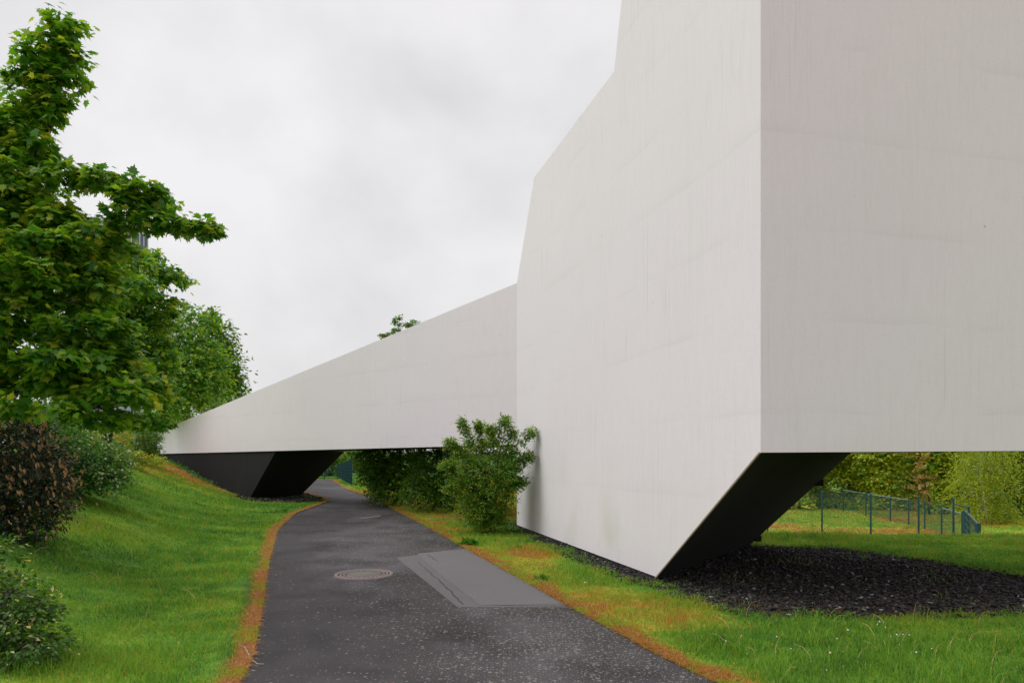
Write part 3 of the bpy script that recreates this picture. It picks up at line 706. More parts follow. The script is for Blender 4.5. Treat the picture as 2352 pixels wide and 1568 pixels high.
# ------------------------------------------------------------------ shrubs on the left
plant('laurel_shrub', base_at(20, 8.9), 'dark brown-green laurel shrub covered in fading orange-brown flower spikes', 'shrub', [
    B(-40, 1100, 120, 110, 9.2, .8), B(50, 1080, 80, 90, 9.0, .7), B(95, 1130, 56, 80, 9.0, .5), B(60, 1180, 66, 60, 8.8, .5), B(30, 1010, 70, 50, 9.2, .6), B(-50, 1210, 90, 70, 8.8, .6)],
    1500, 10, .085, T_LONG, L['brown'], 21, G_SH, r0=.04, bark='twig', frac=.1, tint0=.40, spray_len=.26, flat=1, updir=.35, spike=900, droopy=0, tvar=.2, cname='foliage', tname='stems')
plant('white_flowering_shrub', base_at(195, 13.5), 'broad green shrub dotted with tiny white flowers beside the grass bank', 'shrub', [
    B(210, 1060, 76, 50, 13.2, .8), B(150, 1030, 70, 60, 13.2, .8), B(250, 1095, 36, 26, 13, .4), B(170, 1090, 80, 36, 13, .6), B(110, 980, 70, 50, 13.6, .8)],
    1700, 9, .075, T_DIA, L['blue'], 22, G_SH, r0=.04, bark='twig', frac=.1, tint0=.48, spray_len=.3, flat=.8, flower=.07, flower_t=.97, cname='foliage', tname='stems')
plant('rounded_shrub', base_at(318, 24), 'rounded olive green shrub against the low end of the ramp', 'shrub', [
    B(325, 1014, 42, 46, 23.5, .8), B(296, 992, 50, 30, 23.8, .8), B(345, 1012, 24, 34, 23.5, .5), B(300, 1040, 50, 24, 23.2, .7)],
    950, 9, .075, T_DIA, L['dark'], 23, G_SH, r0=.03, bark='twig', frac=.05, tint0=.62, spray_len=.25, cname='foliage', tname='stems')
plant('golden_shrub', base_at(250, 22), 'low yellow-green shrub behind the dark trunk of the second maple', 'shrub', [
    B(255, 1010, 36, 26, 21.5, .7), B(200, 1000, 40, 22, 21.5, .7), B(300, 1048, 36, 12, 21, .5), B(340, 1058, 34, 10, 21.4, .4)],
    560, 9, .085, T_DIA, L['yellow'], 24, G_SH, r0=.03, bark='twig', frac=.05, tint0=.62, spray_len=.25, cname='foliage', tname='stems')
plant('cream_tipped_shrub', (P(20, 1500, 5.2)[0], 5.2, gz(P(20, 1500, 5.2)[0], 5.2)), 'nearest shrub with creamy young leaf tips in the bottom left corner', 'shrub', [
    B(-10, 1280, 36, 50, 5.4, .25), B(20, 1370, 60, 40, 5.3, .3), B(30, 1440, 76, 56, 5.2, .35), B(80, 1480, 56, 40, 5.1, .25), B(10, 1530, 90, 50, 5.1, .35), B(-40, 1420, 60, 120, 5.4, .4), B(90, 1395, 34, 22, 5.3, .2)],
    760, 9, .052, T_OVAL, L['cream'], 25, G_SH, r0=.02, bark='twig', frac=.3, tint0=.46, spray_len=.17, flat=.7, twig=.003, flower=.045, flower_t=.97, cname='foliage', tname='stems')
plant('leafy_shrub', base_at(55, 12.2), 'tall mid green shrub behind the brown laurel, under the maple branches', 'shrub', [
    B(30, 960, 80, 40, 11.8, .7), B(100, 950, 60, 36, 12, .6), B(-40, 970, 60, 60, 12, .7)],
    700, 9, .085, T_OVAL, L['shrub'], 26, G_SH, r0=.03, bark='twig', frac=.1, tint0=.34, spray_len=.3, cname='foliage', tname='stems')

# ------------------------------------------------------------------ shrubs and trees by and behind the bridge
plant('viburnum_shrub', base_at(1125, 14.3), 'upright loose green shrub with long sprigs against the corner of the white wall', 'shrub', [
    B(1120, 1090, 66, 50, 14.0, .5), B(1075, 1085, 46, 40, 14.2, .4), B(1165, 1080, 34, 44, 13.8, .35), B(1110, 1040, 60, 30, 14.1, .45), B(1120, 1150, 46, 42, 14.0, .4), B(1130, 1190, 26, 20, 14.1, .25), B(1112, 1176, 44, 34, 14.0, .35), B(1100, 1180, 52, 28, 14.2, .4), B(1145, 1165, 34, 34, 14.0, .35), B(1090, 1130, 44, 30, 14.1, .4), B(1170, 1135, 18, 20, 13.8, .2)]
    + [B(a_ + (b_ - a_) * f, c_ + (e_ - c_) * f - 10 * math.sin(f * 3), 13 - 4 * f, 11 - 3 * f, 13.75 + dz, .12, 2.2) for (a_, c_, b_, e_, dz) in
       [(1085, 1030, 1058, 972, 0), (1110, 1020, 1100, 978, .2), (1130, 1020, 1128, 985, -.1), (1145, 1020, 1160, 966, 0), (1165, 1040, 1178, 992, .1), (1170, 1050, 1222, 994, -.1), (1060, 1050, 1030, 1018, .1), (1180, 1080, 1216, 1050, -.1), (1050, 1100, 1020, 1070, .2), (1060, 1130, 1028, 1120, .1), (1175, 1120, 1200, 1108, -.1)]
       for f in (.15, .5, .8, 1.0)],
    3600, 9, .058, T_OVAL, L['shrub'], 31, r0=.022, bark='twig', frac=.2, tint0=.44, spray_len=.24, flat=1, updir=.25, twig=.004, tvar=.2, tipgain=.35, cname='foliage', tname='stems')
plant('hedge_tree', base_at(905, 21.8), 'tall dark leafy tree behind the bridge, its tip showing above the ramp edge', 'tree', [
    B(900, 1070, 60, 60, 21.5, .9), B(860, 1060, 36, 44, 21.2, .7), B(940, 1060, 50, 60, 21.5, .9), B(905, 1120, 60, 34, 21.2, .6), B(930, 960, 60, 70, 22.3, .7), B(930, 860, 50, 60, 22.8, .5), B(925, 800, 26, 30, 22.8, .3), B(911, 748, 10, 24, 22.6, .15, 2.2), B(946, 744, 16, 7, 22.6, .15, 2.2), B(884, 768, 8, 5, 22.6, .1, 2.0)],
    1500, 9, .10, T_STAR, L['dark'], 32, r0=.05, bark='twig', frac=.15, tint0=.56, spray_len=.35, tipgain=.4)
plant('hedge_shrub', base_at(990, 19.2), 'dark dense shrub between the loose shrub and the taller tree behind the bridge', 'shrub', [
    B(985, 1080, 50, 50, 19.2, .6), B(1010, 1120, 50, 40, 19, .5), B(970, 1130, 50, 36, 19, .5), B(1020, 1060, 36, 40, 19.2, .5), B(1050, 1140, 36, 40, 18.6, .5), B(1000, 1020, 60, 34, 19.3, .6), B(1060, 1010, 60, 36, 19.3, .6), B(1130, 1010, 60, 30, 19.2, .5)],
    1300, 9, .10, T_OVAL, L['dark'], 33, r0=.04, bark='twig', frac=.15, tint0=.56, spray_len=.3, tipgain=.3, cname='foliage', tname='stems')
plant('drooping_shrub', base_at(862, 24), 'olive leaved shrub overhanging the path edge beyond the bridge', 'shrub', [
    B(850, 1085, 26, 34, 23.6, .5), B(870, 1120, 30, 24, 23.4, .5), B(838, 1044, 24, 18, 23.4, .3), B(870, 1040, 30, 20, 23.6, .4), B(880, 1090, 36, 50, 24, .6)],
    520, 9, .11, T_OVAL, L['shrub'], 34, r0=.04, bark='twig', frac=.15, tint0=.46, spray_len=.35, tvar=.22, tipgain=.35, cname='foliage', tname='stems')
GF = 'trees far beyond the bridge'
for k, (px, d, ry, mat_, lb) in enumerate([
        (700, 52, 50, 'far', 'leftmost pale tree seen under the bridge beyond the far fence'), (757, 50, 40, 'far', 'light olive tree behind the fence corner under the bridge'),
        (800, 58, 60, 'dark', 'dark green tree beyond the fence corner under the bridge'), (850, 66, 60, 'dark', 'dark tree behind the low shed under the bridge')]):
    by = HZ + EYE * F / d
    plant('background_tree', base_at(px, d), lb, 'tree', [B(px, by - 40, 36, 34, d, 1.5), B(px + 15, by - 65, 34, 30, d, 1.5), B(px - 20, by - 60, 34, 34, d, 1.5), B(px, by - 15, 34, 18, d, 1.4)],
          420, 9, .26, T_DIA, L[mat_], 40 + k, GF, r0=.12, frac=.05, tint0=.55, spray_len=.8)

# ------------------------------------------------------------------ trees beyond the meadow on the right
GR = 'trees beyond the meadow'
specs = [  # px, depth, half width px, material, tint, label
    (1790, 47, 60, 'bright', .50, 'leafy bush partly hidden by the dark underside, at the left end of the meadow'),
    (1870, 50, 70, 'bright', .52, 'yellow-green tree behind the first two posts of the rear meadow fence'),
    (1950, 48, 60, 'bright', .56, 'brightest yellow-green maple beyond the rear meadow fence'),
    (2030, 46, 62, 'bright', .54, 'broad spring green tree beyond the middle of the rear meadow fence'),
    (2100, 50, 60, 'bright', .44, 'mid green tree directly behind the pinkish sapling'),
    (2175, 44, 50, 'bright', .50, 'green tree between the pinkish sapling and the birch'),
    (2330, 40, 60, 'dark', .50, 'dark green tree right of the birch at the right edge'),
    (2250, 52, 90, 'dark', .42, 'dark tree standing behind the birch'),
]
for k, (px, d, rxp, mat_, t0, lb) in enumerate(specs):
    bz = gz((px - CX) / F * d, d); by = HZ + (EYE - bz) * F / d
    q = np.random.default_rng(60 + k)
    bl = []
    for j in range(9):
        bl.append(B(px + q.uniform(-.6, .6) * rxp, by - 12 - j * 19 + q.uniform(-8, 8), rxp * q.uniform(.4, .62), q.uniform(20, 32), d, 1.3))
    bl += [B(px - rxp * .5, by - 6, rxp * .7, 16, d - 1, 1.3), B(px + rxp * .5, by - 8, rxp * .7, 18, d - 1, 1.3), B(px, by - 22, rxp * .8, 20, d - .5, 1.3)]
    bl += [B(px + rxp * .6, by - 122, rxp * .7, 36, d + .5, 1.4), B(px - rxp * .6, by - 118, rxp * .7, 36, d + .5, 1.4)]
    bl.append(B(px, by - 205, rxp * .8, 40, d, 1.6))
    plant('meadow_tree', base_at(px, d), lb, 'tree', bl, 2300, 8, .21, T_STAR, L[mat_], 70 + k, GR, r0=.12, frac=.06, tint0=t0 + .15, spray_len=.7, flat=.45, tipgain=.3, tvar=.18)
plant('pink_sapling', base_at(2135, 42), 'slender sapling with pinkish brown young leaves beyond the meadow fence', 'tree', [
    B(2122, 1063, 14, 26, 41.5, .5), B(2108, 1115, 26, 34, 41.5, .7), B(2140, 1098, 18, 20, 41.5, .6), B(2112, 1150, 18, 18, 41.5, .5)],
    55, 8, .17, T_STAR, L['pink'], 81, r0=.06, frac=.2, tint0=.5, spray_len=.5)
plant('birch_tree', base_at(2268, 36), 'yellow-green weeping birch with a pale slender trunk, right of the gate', 'tree', [
    B(2240, 1080, 52, 44, 36.35, 1.2), B(2280, 1070, 50, 50, 36.35, 1.2), B(2225, 1130, 38, 50, 36.35, 1.0), B(2295, 1130, 34, 50, 36.35, 1.0), B(2262, 1010, 70, 60, 36.35, 1.5), B(2250, 1170, 44, 34, 36.3, 1.0), B(2310, 1180, 28, 30, 36.35, .8)],
    1700, 10, .11, T_DIA, L['birch'], 82, r0=.055, bark='birchbark', frac=.1, tint0=.55, spray_len=.8, flat=.5, updir=-.55, droopy=.5, top=P(2238, 900, 36))

# ------------------------------------------------------------------ fences
def chain_panel(a, b, h, pitch=.075, wd=.0035):
    """real wires crossing at 45 degrees between two posts; a, b ground points"""
    V = []; Fc = []
    a = np.array(a, float); b = np.array(b, float); Ln = np.linalg.norm((b - a)[:2]); u = (b - a) / Ln
    up = np.array([0, 0, 1.]); nwd = wd
    for sgn in (1, -1):
        for s in np.arange(-h, Ln, pitch):
            s0, s1 = s, s + h; z0, z1 = 0, h
            if s0 < 0: z0 = -s0; s0 = 0
            if s1 > Ln: z1 = h - (s1 - Ln); s1 = Ln
            if z1 <= z0: continue
            zz0, zz1 = (z0, z1) if sgn > 0 else (h - z0, h - z1)
            p = a + u * s0 + up * zz0; q = a + u * s1 + up * zz1
            w_ = np.cross(q - p, np.cross(u, up)); w_ = w_ / np.linalg.norm(w_) * nwd
            i = len(V); V += [p - w_, p + w_, q + w_, q - w_]; Fc.append((i, i + 1, i + 2, i + 3))
    return V, Fc
def fence(name, posts, h, label, rails=(), pitch=.075, wire=.0035, post_r=.03, zg=None, cat='fence', group=None):
    pts = [np.array([x, y, (zg(x, y) if zg else float(terrain(x, y)))]) for x, y in posts]
    e_ = empty(name, pts[0], label, cat, group)
    for p in pts:
        m = MB(); m.tube([p + (0, 0, -.1), p + (0, 0, h + .06)], [post_r, post_r], 8); m.tube([p + (0, 0, h + .06), p + (0, 0, h + .085)], [post_r * 1.15, post_r * .6], 8)
        m.build('post', M['fence'], e_)
    V = []; Fc = []
    for a, b in zip(pts[:-1], pts[1:]):
        v, f = chain_panel(a, b, h, pitch, wire); k = len(V); V += v; Fc += [tuple(k + i for i in q) for q in f]
    mesh_np('wire_mesh', V, [np.array(Fc)], M['fence'], e_)
    for (i, j) in rails:
        m = MB(); m.bar(pts[i] + (0, 0, h - .03), pts[j] + (0, 0, h - .03), .022, 6); m.build('rail', M['galv'], e_)
    return e_
xy = lambda px, d: ((px - CX) / F * d, d)
fence('chain_link_fence', [xy(1640, 28.5), xy(1763, 26.5), xy(1888, 24.3), xy(2000, 22.9), xy(2110, 21.6), xy(2190, 20.7)], 2.30,
      'front teal chain link fence between the gravel lawn and the dry meadow', pitch=.09, wire=.003, zg=lambda x, y: -2.08)
fence('chain_link_fence', [xy(1780, 52), xy(1837, 48), xy(1882, 46), xy(1937, 43.5), xy(1989, 40.5), xy(2045, 38), xy(2087, 36), xy(2124, 33.6), xy(2163, 31), xy(2210, 28)], 1.30,
      'rear teal chain link fence at the foot of the trees behind the meadow', rails=((3, 6), (8, 9)), pitch=.10, wire=.006, post_r=.035, zg=lambda x, y: -2.1 + .12 * (y > 40))
# bar gate at the right end
ge = empty('bar_gate', (*xy(2218, 21.3), -2.0), 'teal metal bar gate with thick end post, right end of the meadow fence', 'gate')
a = np.array([*xy(2216, 22.0), 0]); b = np.array([*xy(2246, 17.9), 0])
zt_ = -.20
for p, r, nm, ztp in ((a, .05, 'post', zt_ + .03), (b, .075, 'post', zt_ + .02)):
    m = MB(); m.tube([(p[0], p[1], -2.2), (p[0], p[1], ztp)], [r, r], 4); m.build(nm, M['fence'], ge, .006)
m = MB()
for z in np.arange(-2.0, zt_ - .01, .2): m.bar((a[0], a[1], z), (b[0], b[1], z), .012, 4)
m.bar((a[0], a[1], zt_), (b[0], b[1], zt_), .03, 4)
for f in np.linspace(0, 1, 26): q = a + (b - a) * f; m.bar((q[0], q[1], -2.0), (q[0], q[1], zt_), .005, 4)
m.build('bar_panel', M['fence'], ge)
p1 = np.array([*xy(2190, 20.7), 0]); p2 = np.array([*xy(2225, 21.5), 0])
m = MB(); m.tube([(p2[0], p2[1], -2.2), (p2[0], p2[1], -.02)], [.035, .035], 8); m.build('post', M['fence'], ge)
m = MB(); m.bar((p1[0], p1[1], .12), (p2[0], p2[1], -.06), .022, 6); m.build('rail', M['fence'], ge)
# fences beyond the bridge
def bar_fence(posts, hs, label, step, brs, bar_w):
    e_ = empty('bar_fence', (*posts[0], 0), label, 'fence')
    for (x, y), h in zip(posts, hs):
        m = MB(); m.tube([(x, y, -.1), (x, y, h + .03)], [.045, .045], 4); m.build('post', M['fence'], e_)
    m = MB()
    for (p, q, h0, h1) in zip(posts[:-1], posts[1:], hs[:-1], hs[1:]):
        p = np.array(p); q = np.array(q); n = max(2, int(np.linalg.norm(q - p) / step))
        for i in range(n + 1):
            c = p + (q - p) * i / n; h = h0 + (h1 - h0) * i / n; m.bar((c[0], c[1], .04), (c[0], c[1], h), bar_w, 4)
        for f in np.linspace(.05, 1, brs): m.bar((p[0], p[1], h0 * f), (q[0], q[1], h1 * f), bar_w * 1.2, 4)
    m.build('bar_panel', M['fence'], e_); return e_
bar_fence([xy(690, 43.0), xy(715, 43.0), xy(746, 43.0), xy(775, 43.2)], [.86] * 4, 'low teal bar fence closing off the far end of the path', .11, 6, .010)
bar_fence([xy(777, 44.5), xy(788, 40.5), xy(798, 37.2), xy(808, 34.6)], [.95, 1.08, 1.2, 1.34], 'dark teal bar fence running along the far right side of the path', .09, 8, .012)
# low dark shed with a white post, far behind
se = empty('low_shed', (*xy(828, 60), 0), 'low dark shed with a white corner post beyond the far fence', 'shed')
s0 = P(806, 1062, 60); s1 = P(870, 1062, 60)
m = MB(); m.box((s0[0], 60, -.1), (s1[0], 64, 1.0)); m.build('wall', M['darkwall'], se, .01)
m = MB(); m.box((s0[0] - .2, 59.7, 1.0), (s1[0] + .2, 64.2, 1.12)); m.build('roof', M['whitepaint'], se, .01)
pw = P(824, 1062, 59.85); m = MB(); m.box((pw[0] - .09, 59.72, -.1), (pw[0] + .09, 59.9, .998)); m.build('corner_post', M['whitepaint'], se)

# ------------------------------------------------------------------ buildings behind the left trees
te = empty('office_tower', (*xy(300, 62), 1.6), 'tall office tower with dark blue window strips and white mullions behind the maples', 'building')
x0, x1 = xy(150, 62)[0], xy(291, 62)[0]; tz_ = P(0, 510, 62)[2]
m = MB(); m.box((x0, 62, 1.0), (x1, 65.7, tz_)); m.build('wall', M['pale'], te)
for fl in range(6):
    z0_ = 2.4 + fl * 3.2
    for k in range(6):
        xa = x0 + .4 + k * (x1 - x0 - .4) / 6
        fr = MB(); fr.box((xa, 61.96, z0_), (xa + (x1 - x0) / 6 - .35, 62.05, z0_ + 2.3)); fr.build('window', M['glass'], te)
for k in range(5):
    m = MB(); ya = 62.15 + k * .72; m.box((x1 - .02, ya, 2.4), (x1 + .04, ya + .42, tz_ - .25)); m.build('side_window', M['glass'], te)
m = MB(); m.box((x0 - .3, 61.7, tz_), (x1 + .12, 65.9, tz_ + .18)); m.build('roof_edge', M['greywall'], te)
# lower white-framed glazed corner of the tower, seen between the crowns
m = MB(); m.box((xy(272, 61)[0], 60.6, 1.0), (xy(318, 61)[0], 61.9, P(0, 566, 61)[2])); m.build('stair_bay', M['greywall'], te)
ge2 = empty('warehouse', (*xy(340, 44), 1.7), 'low grey clad hall with a blue end bay behind the shrubs', 'building')
x0, x1, x2 = xy(60, 46)[0], xy(364, 46)[0], xy(398, 46)[0]
m = MB(); m.box((x0, 46, 1.0), (x1, 56, P(0, 952, 46)[2])); m.build('wall', M['greywall'], ge2)
m = MB(); m.box((x1, 45.95, 1.0), (x2, 56, P(0, 962, 46)[2])); m.build('blue_bay', M['bluepaint'], ge2)
m = MB(); m.box((x0, 45.9, P(0, 952, 46)[2]), (x2 + .1, 56.1, P(0, 950, 46)[2])); m.build('roof_edge', M['greywall'], ge2)
for k in range(5):
    xa = x0 + 1 + k * 1.7; m = MB(); m.box((xa, 45.96, 2.0), (xa + 1.1, 46.04, 2.9)); m.build('window', M['glass'], ge2)

# ------------------------------------------------------------------ grass blades
def blades(x, y, h, wdt, t, rng, lean=.5, flat=False):
    n = len(x); z = terrain(x, y) - .005
    a = rng.uniform(0, 2 * math.pi, n); ca, sa = np.cos(a), np.sin(a)
    ld = lean * rng.uniform(.2, 1.3, n)
    b = rng.uniform(0, 2 * math.pi, n); dx, dy = np.cos(b) * ld, np.sin(b) * ld
    p = np.stack([x, y, z], -1)
    sd_ = np.stack([ca, sa, 0 * ca], -1) * (wdt / 2)[:, None]
    mid = p + np.stack([dx * .35 * h, dy * .35 * h, .55 * h], -1); tip = p + np.stack([dx * h, dy * h, h * np.clip(1 - .35 * ld, .15, 1)], -1)
    V = np.stack([p - sd_, p + sd_, mid + sd_ * .8, mid - sd_ * .8, tip], 1).reshape(-1, 3)
    k = (np.arange(n) * 5)[:, None]
    return V, k + np.array([[0, 1, 2, 3]]), k + np.array([[3, 2, 4]]), np.repeat(t, 5)
def scatter(n, x0, x1, y0, y1, rng):
    return rng.uniform(x0, x1, n), rng.uniform(y0, y1, n)
rng = np.random.default_rng(101)
sx_, sy_, sh_, sw_ = [], [], [], []
bands = [(4.2, 6.5, 5200, .055, .0045), (6.5, 9, 3600, .055, .0055), (9, 13, 2100, .06, .0075), (13, 18, 1100, .065, .011), (18, 30, 420, .075, .018), (30, 46, 110, .10, .035)]
for y0, y1, dens, h, wd in bands:
    xa, xb = -y1 * .78 - .3, y1 * .78 + .3
    n = int(dens * (xb - xa) * (y1 - y0)); x, y = scatter(n, xa, xb, y0, y1, rng)
    d, left = edge_dist(x, y)
    k = d > .10 * vnoise(x, y, 3, 14) - .02
    k &= np.abs(x) < y * .77 + .25
    g1 = inside(G1, x, y); gd = pdist(G1, x, y)
    k &= ~(g1 & (gd > .28 * vnoise(x, y, 2.2, 15)) & (rng.random(n) > .05 * (vnoise(x, y, 1.6, 16) > .6)))
    k &= ~(inside(G2, x, y) & (rng.random(n) > .3))
    k &= (vnoise(x, y, 7, 17) + rng.random(n) * .6 > .32)
    # nothing grows under the black undersides or behind the leaning wall
    k &= ~inside(np.array([(.2, 15.2), (1.9, 8.9), (4.3, 12.2), (2.6, 18.4)]), x, y)
    x, y = x[k], y[k]; d = d[k]
    hh = h * rng.uniform(.45, 1.35, len(x)) * (.35 + 1.25 * vnoise(x, y, 1.7, 18)) * (.6 + .8 * vnoise(x, y, 7, 19)) * np.clip(.55 + d * .9, .5, 1.0)
    hh *= np.where((x > 3) & (y > 8.5) & (y < 14), 1.3, 1)
    sx_.append(x); sy_.append(y); sh_.append(hh); sw_.append(np.full(len(x), wd * 1.35) * rng.uniform(.6, 1.3, len(x)))
x = np.concatenate(sx_); y = np.concatenate(sy_); h = np.concatenate(sh_); wdt = np.concatenate(sw_)
t = np.clip(tint(x, y) + rng.normal(size=len(x)) * .13 + (rng.random(len(x)) < .05) * .42, 0, 1)
V, q4, q3, ta = blades(x, y, h, wdt, t, rng, .75)
tag(mesh_np('grass', V, [q4, q3], M['grass'], None, {'tint': ta}), kind='stuff', cat='grass', label='short mown grass with dry rusty patches on both sides of the path')
print('blades', len(x))
# rusty dry fringe creeping over the asphalt margin
fx, fy, fh, fw, ft = [], [], [], [], []
for side in (0, 1):
    n = 36000; y = 4.2 + (rng.random(n) ** 1.9) * 26
    wl = (.55 if side == 0 else 1.0) * np.clip(.08 * vnoise(y, y * 0 + side, 1.5, 20) + .03 + .06 * vnoise(y, y * 0 + side, 6, 21), 0, .2) * (1.0 if side == 0 else 1.15)
    off = np.abs(rng.normal(size=n)) * wl - .06
    x = xl(y) - off + .03 if side == 0 else xr(y) + off - .04
    fx.append(x); fy.append(y); fh.append(rng.uniform(.015, .055, n) * (1 + y * .02)); fw.append(.003 + .0007 * y * rng.uniform(.6, 1.2, n))
    ft.append(np.clip((.92 if side == 0 else .86) + rng.normal(size=n) * .09 - .22 * (vnoise(x, y, 3.5, 31) > .62) - .12 * (off > wl), .4, 1))
V, q4, q3, ta = blades(np.concatenate(fx), np.concatenate(fy), np.concatenate(fh), np.concatenate(fw), np.concatenate(ft), rng, 1.6)
V[:, 2] += .008
tag(mesh_np('dry_grass_fringe', V, [q4, q3], M['grass'], None, {'tint': ta}), kind='stuff', cat='dry grass', label='rust coloured dry moss and grass along both edges of the path')

# taller tufts: near lower-left corner, right foreground, along gravel
def tufts(centres, nb, h, wd, t0, name, label, lean=.7, spread=.10):
    X_, Y_, H_, W_, T_ = [], [], [], [], []
    for (cx_, cy_) in centres:
        n = nb; X_.append(cx_ + rng.normal(size=n) * spread); Y_.append(cy_ + rng.normal(size=n) * spread)
        s = rng.uniform(.6, 1.3); H_.append(h * s * rng.uniform(.4, 1.2, n)); W_.append(wd * rng.uniform(.6, 1.2, n)); T_.append(np.clip(t0 + rng.normal() * .05 + rng.normal(size=n) * .08, 0, 1))
    V, q4, q3, ta = blades(np.concatenate(X_), np.concatenate(Y_), np.concatenate(H_), np.concatenate(W_), np.concatenate(T_), rng, lean)
    return tag(mesh_np(name, V, [q4, q3], M['grass'], None, {'tint': ta}), kind='stuff', cat='grass', label=label)
cs = [(-rng.uniform(2.5, 3.9), rng.uniform(4.6, 5.8)) for _ in range(60)]
cs += [(x_, y_) for x_, y_ in zip(rng.uniform(1.3, 3.6, 120), rng.uniform(4.4, 6.4, 120)) if x_ > xr(y_) + .25]
cs += [(x_, y_) for x_, y_ in zip(rng.uniform(-11, -3.5, 170), rng.uniform(6, 18, 170)) if x_ < xl(y_) - 1.0]
tufts(cs, 36, .15, .006, .36, 'tall_grass_tufts', 'taller grass tufts scattered over the lawn near the camera')
gi = []
dryc = [(x_, y_) for x_, y_ in zip(rng.uniform(1.9, 5.2, 60), rng.uniform(6.9, 7.8, 60)) if inside(G1, np.array([x_]), np.array([y_]))[0]]
tufts(dryc, 40, .035, .006, .90, 'dry_moss_on_gravel', 'rusty dry moss between the stones at the front rim of the gravel bed', 1.3, .10)
for _ in range(620):
    x_, y_ = rng.uniform(-.4, 9), rng.uniform(6.6, 15.8)
    p_ = float(pdist(G1, np.array([x_]), np.array([y_]))[0])
    if p_ < .34 and not (2.0 < x_ < 4.2 and 11.0 < y_): gi.append((x_, y_))
tufts(gi, 14, .10, .007, .38, 'gravel_edge_grass', 'grass tufts growing through the rim of the gravel bed', .8, .07)

# broad leaved weeds, dry stems and flowers
def weed(px, py, label, n, size, mat, seed):
    q = np.random.default_rng(seed); cx_, cy_ = gp(px, py); cz = float(terrain(cx_, cy_))
    e_ = empty('weed', (cx_, cy_, cz), label, 'plant', 'broad leaved weeds at the path edge')
    az = q.uniform(0, 2 * math.pi, n); el = q.uniform(.15, 1.2, n)
    ax = np.stack([np.cos(az) * np.cos(el), np.sin(az) * np.cos(el), np.sin(el)], -1)
    pos = np.array([cx_, cy_, cz]) + np.stack([q.normal(size=n) * size * .5, q.normal(size=n) * size * .35, q.uniform(0, .03, n)], -1)
    nr = norm(np.array([0, 0, 1.]) - ax * .3 + q.normal(size=(n, 3)) * .2)
    V, Fc = leaves(pos, ax, nr, size * q.uniform(.5, 1.2, n), T_LONG)
    mesh_np('leaves', V, [Fc], mat, e_, {'tint': np.repeat(np.clip(.4 + q.normal(size=n) * .15, 0, 1), 4)})
    m = MB(); m.tube([(cx_, cy_, cz - .02), (cx_, cy_, cz + .03)], [.012, .008], 5); m.build('crown_root', M['twig'], e_)
weed(1078, 1252, 'largest leafy green weed at the upper corner of the repaired asphalt', 110, .16, L['weed'], 1)
weed(1247, 1332, 'small green weed in the dry grass beside the repaired asphalt', 60, .09, L['weed'], 2)
weed(1185, 1262, 'low green weed on the dry strip towards the white wall', 40, .08, L['weed'], 3)
weed(655, 1176, 'little green weed on the left edge of the path near the bridge', 40, .12, L['weed'], 4)
weed(1650, 1480, 'broad weed in the grass in front of the gravel corner', 50, .09, L['weed'], 5)

m = MB()
q = np.random.default_rng(5)
for _ in range(130):
    s_ = q.random()
    if s_ < .6: x_, y_ = q.uniform(-7.5, -2.8), q.uniform(4.9, 12)
    else: x_, y_ = q.uniform(1.5, 6), q.uniform(4.6, 6.9)
    d_, _l = edge_dist(np.array([x_]), np.array([y_]))
    if d_[0] < .25: continue
    z_ = float(terrain(x_, y_)); hh = q.uniform(.12, .30); a_ = q.uniform(0, 6.28); ln = q.uniform(.2, .9) * hh
    pts = [(x_ + math.cos(a_) * ln * f ** 2, y_ + math.sin(a_) * ln * f ** 2, z_ + hh * (f - .35 * f ** 3)) for f in (0, .35, .7, 1)]
    m.tube(pts, [.0022, .0020, .0016, .0012], 3)
tag(m.build('dry_stems', M['straw']), kind='stuff', cat='dry stems', label='bent straw coloured dead stems standing in the lawn')
m = MB(); my = MB()
for _ in range(36):
    cl_ = q.integers(0, 5); cx_, cy_ = [(2.9, 5.6), (3.3, 5.9), (-3.5, 5.6), (.4, 8.2), (1.9, 5.5)][cl_]
    x_, y_ = cx_ + q.normal() * .35, cy_ + q.normal() * .3
    d_, _l = edge_dist(np.array([x_]), np.array([y_]))
    if d_[0] < .2: continue
    z_ = float(terrain(x_, y_)) + q.uniform(.05, .08); r_ = q.uniform(.004, .008); tgt = my if q.random() < .1 else m
    tgt.tube([(x_, y_, z_ - .002), (x_, y_, z_ + r_ * .8)], [r_, r_ * .7], 6); 
tag(m.build('small_white_flowers', M['petal']), kind='stuff', cat='flowers', label='tiny white daisies and clover heads dotted in the grass')
tag(my.build('small_yellow_flowers', M['yellow']), kind='stuff', cat='flowers', label='few orange yellow flower heads in the right foreground grass')
# fallen twig on the path
m = MB(); pts = [gp(550, 1487), gp(562, 1494), gp(572, 1512), gp(580, 1520), gp(592, 1527), gp(606, 1531)]
m.tube([(a_, b_, .022 + .012 * math.sin(i * 1.3)) for i, (a_, b_) in enumerate(pts)], [.004, .005, .0055, .005, .004, .002], 5)
m.tube([(pts[2][0], pts[2][1], .03), (pts[2][0] + .05, pts[2][1] + .10, .03)], [.003, .0015], 4)
tag(m.build('fallen_twig', M['drytwig']), 'crooked pale twig lying on the left edge of the asphalt', 'twig')
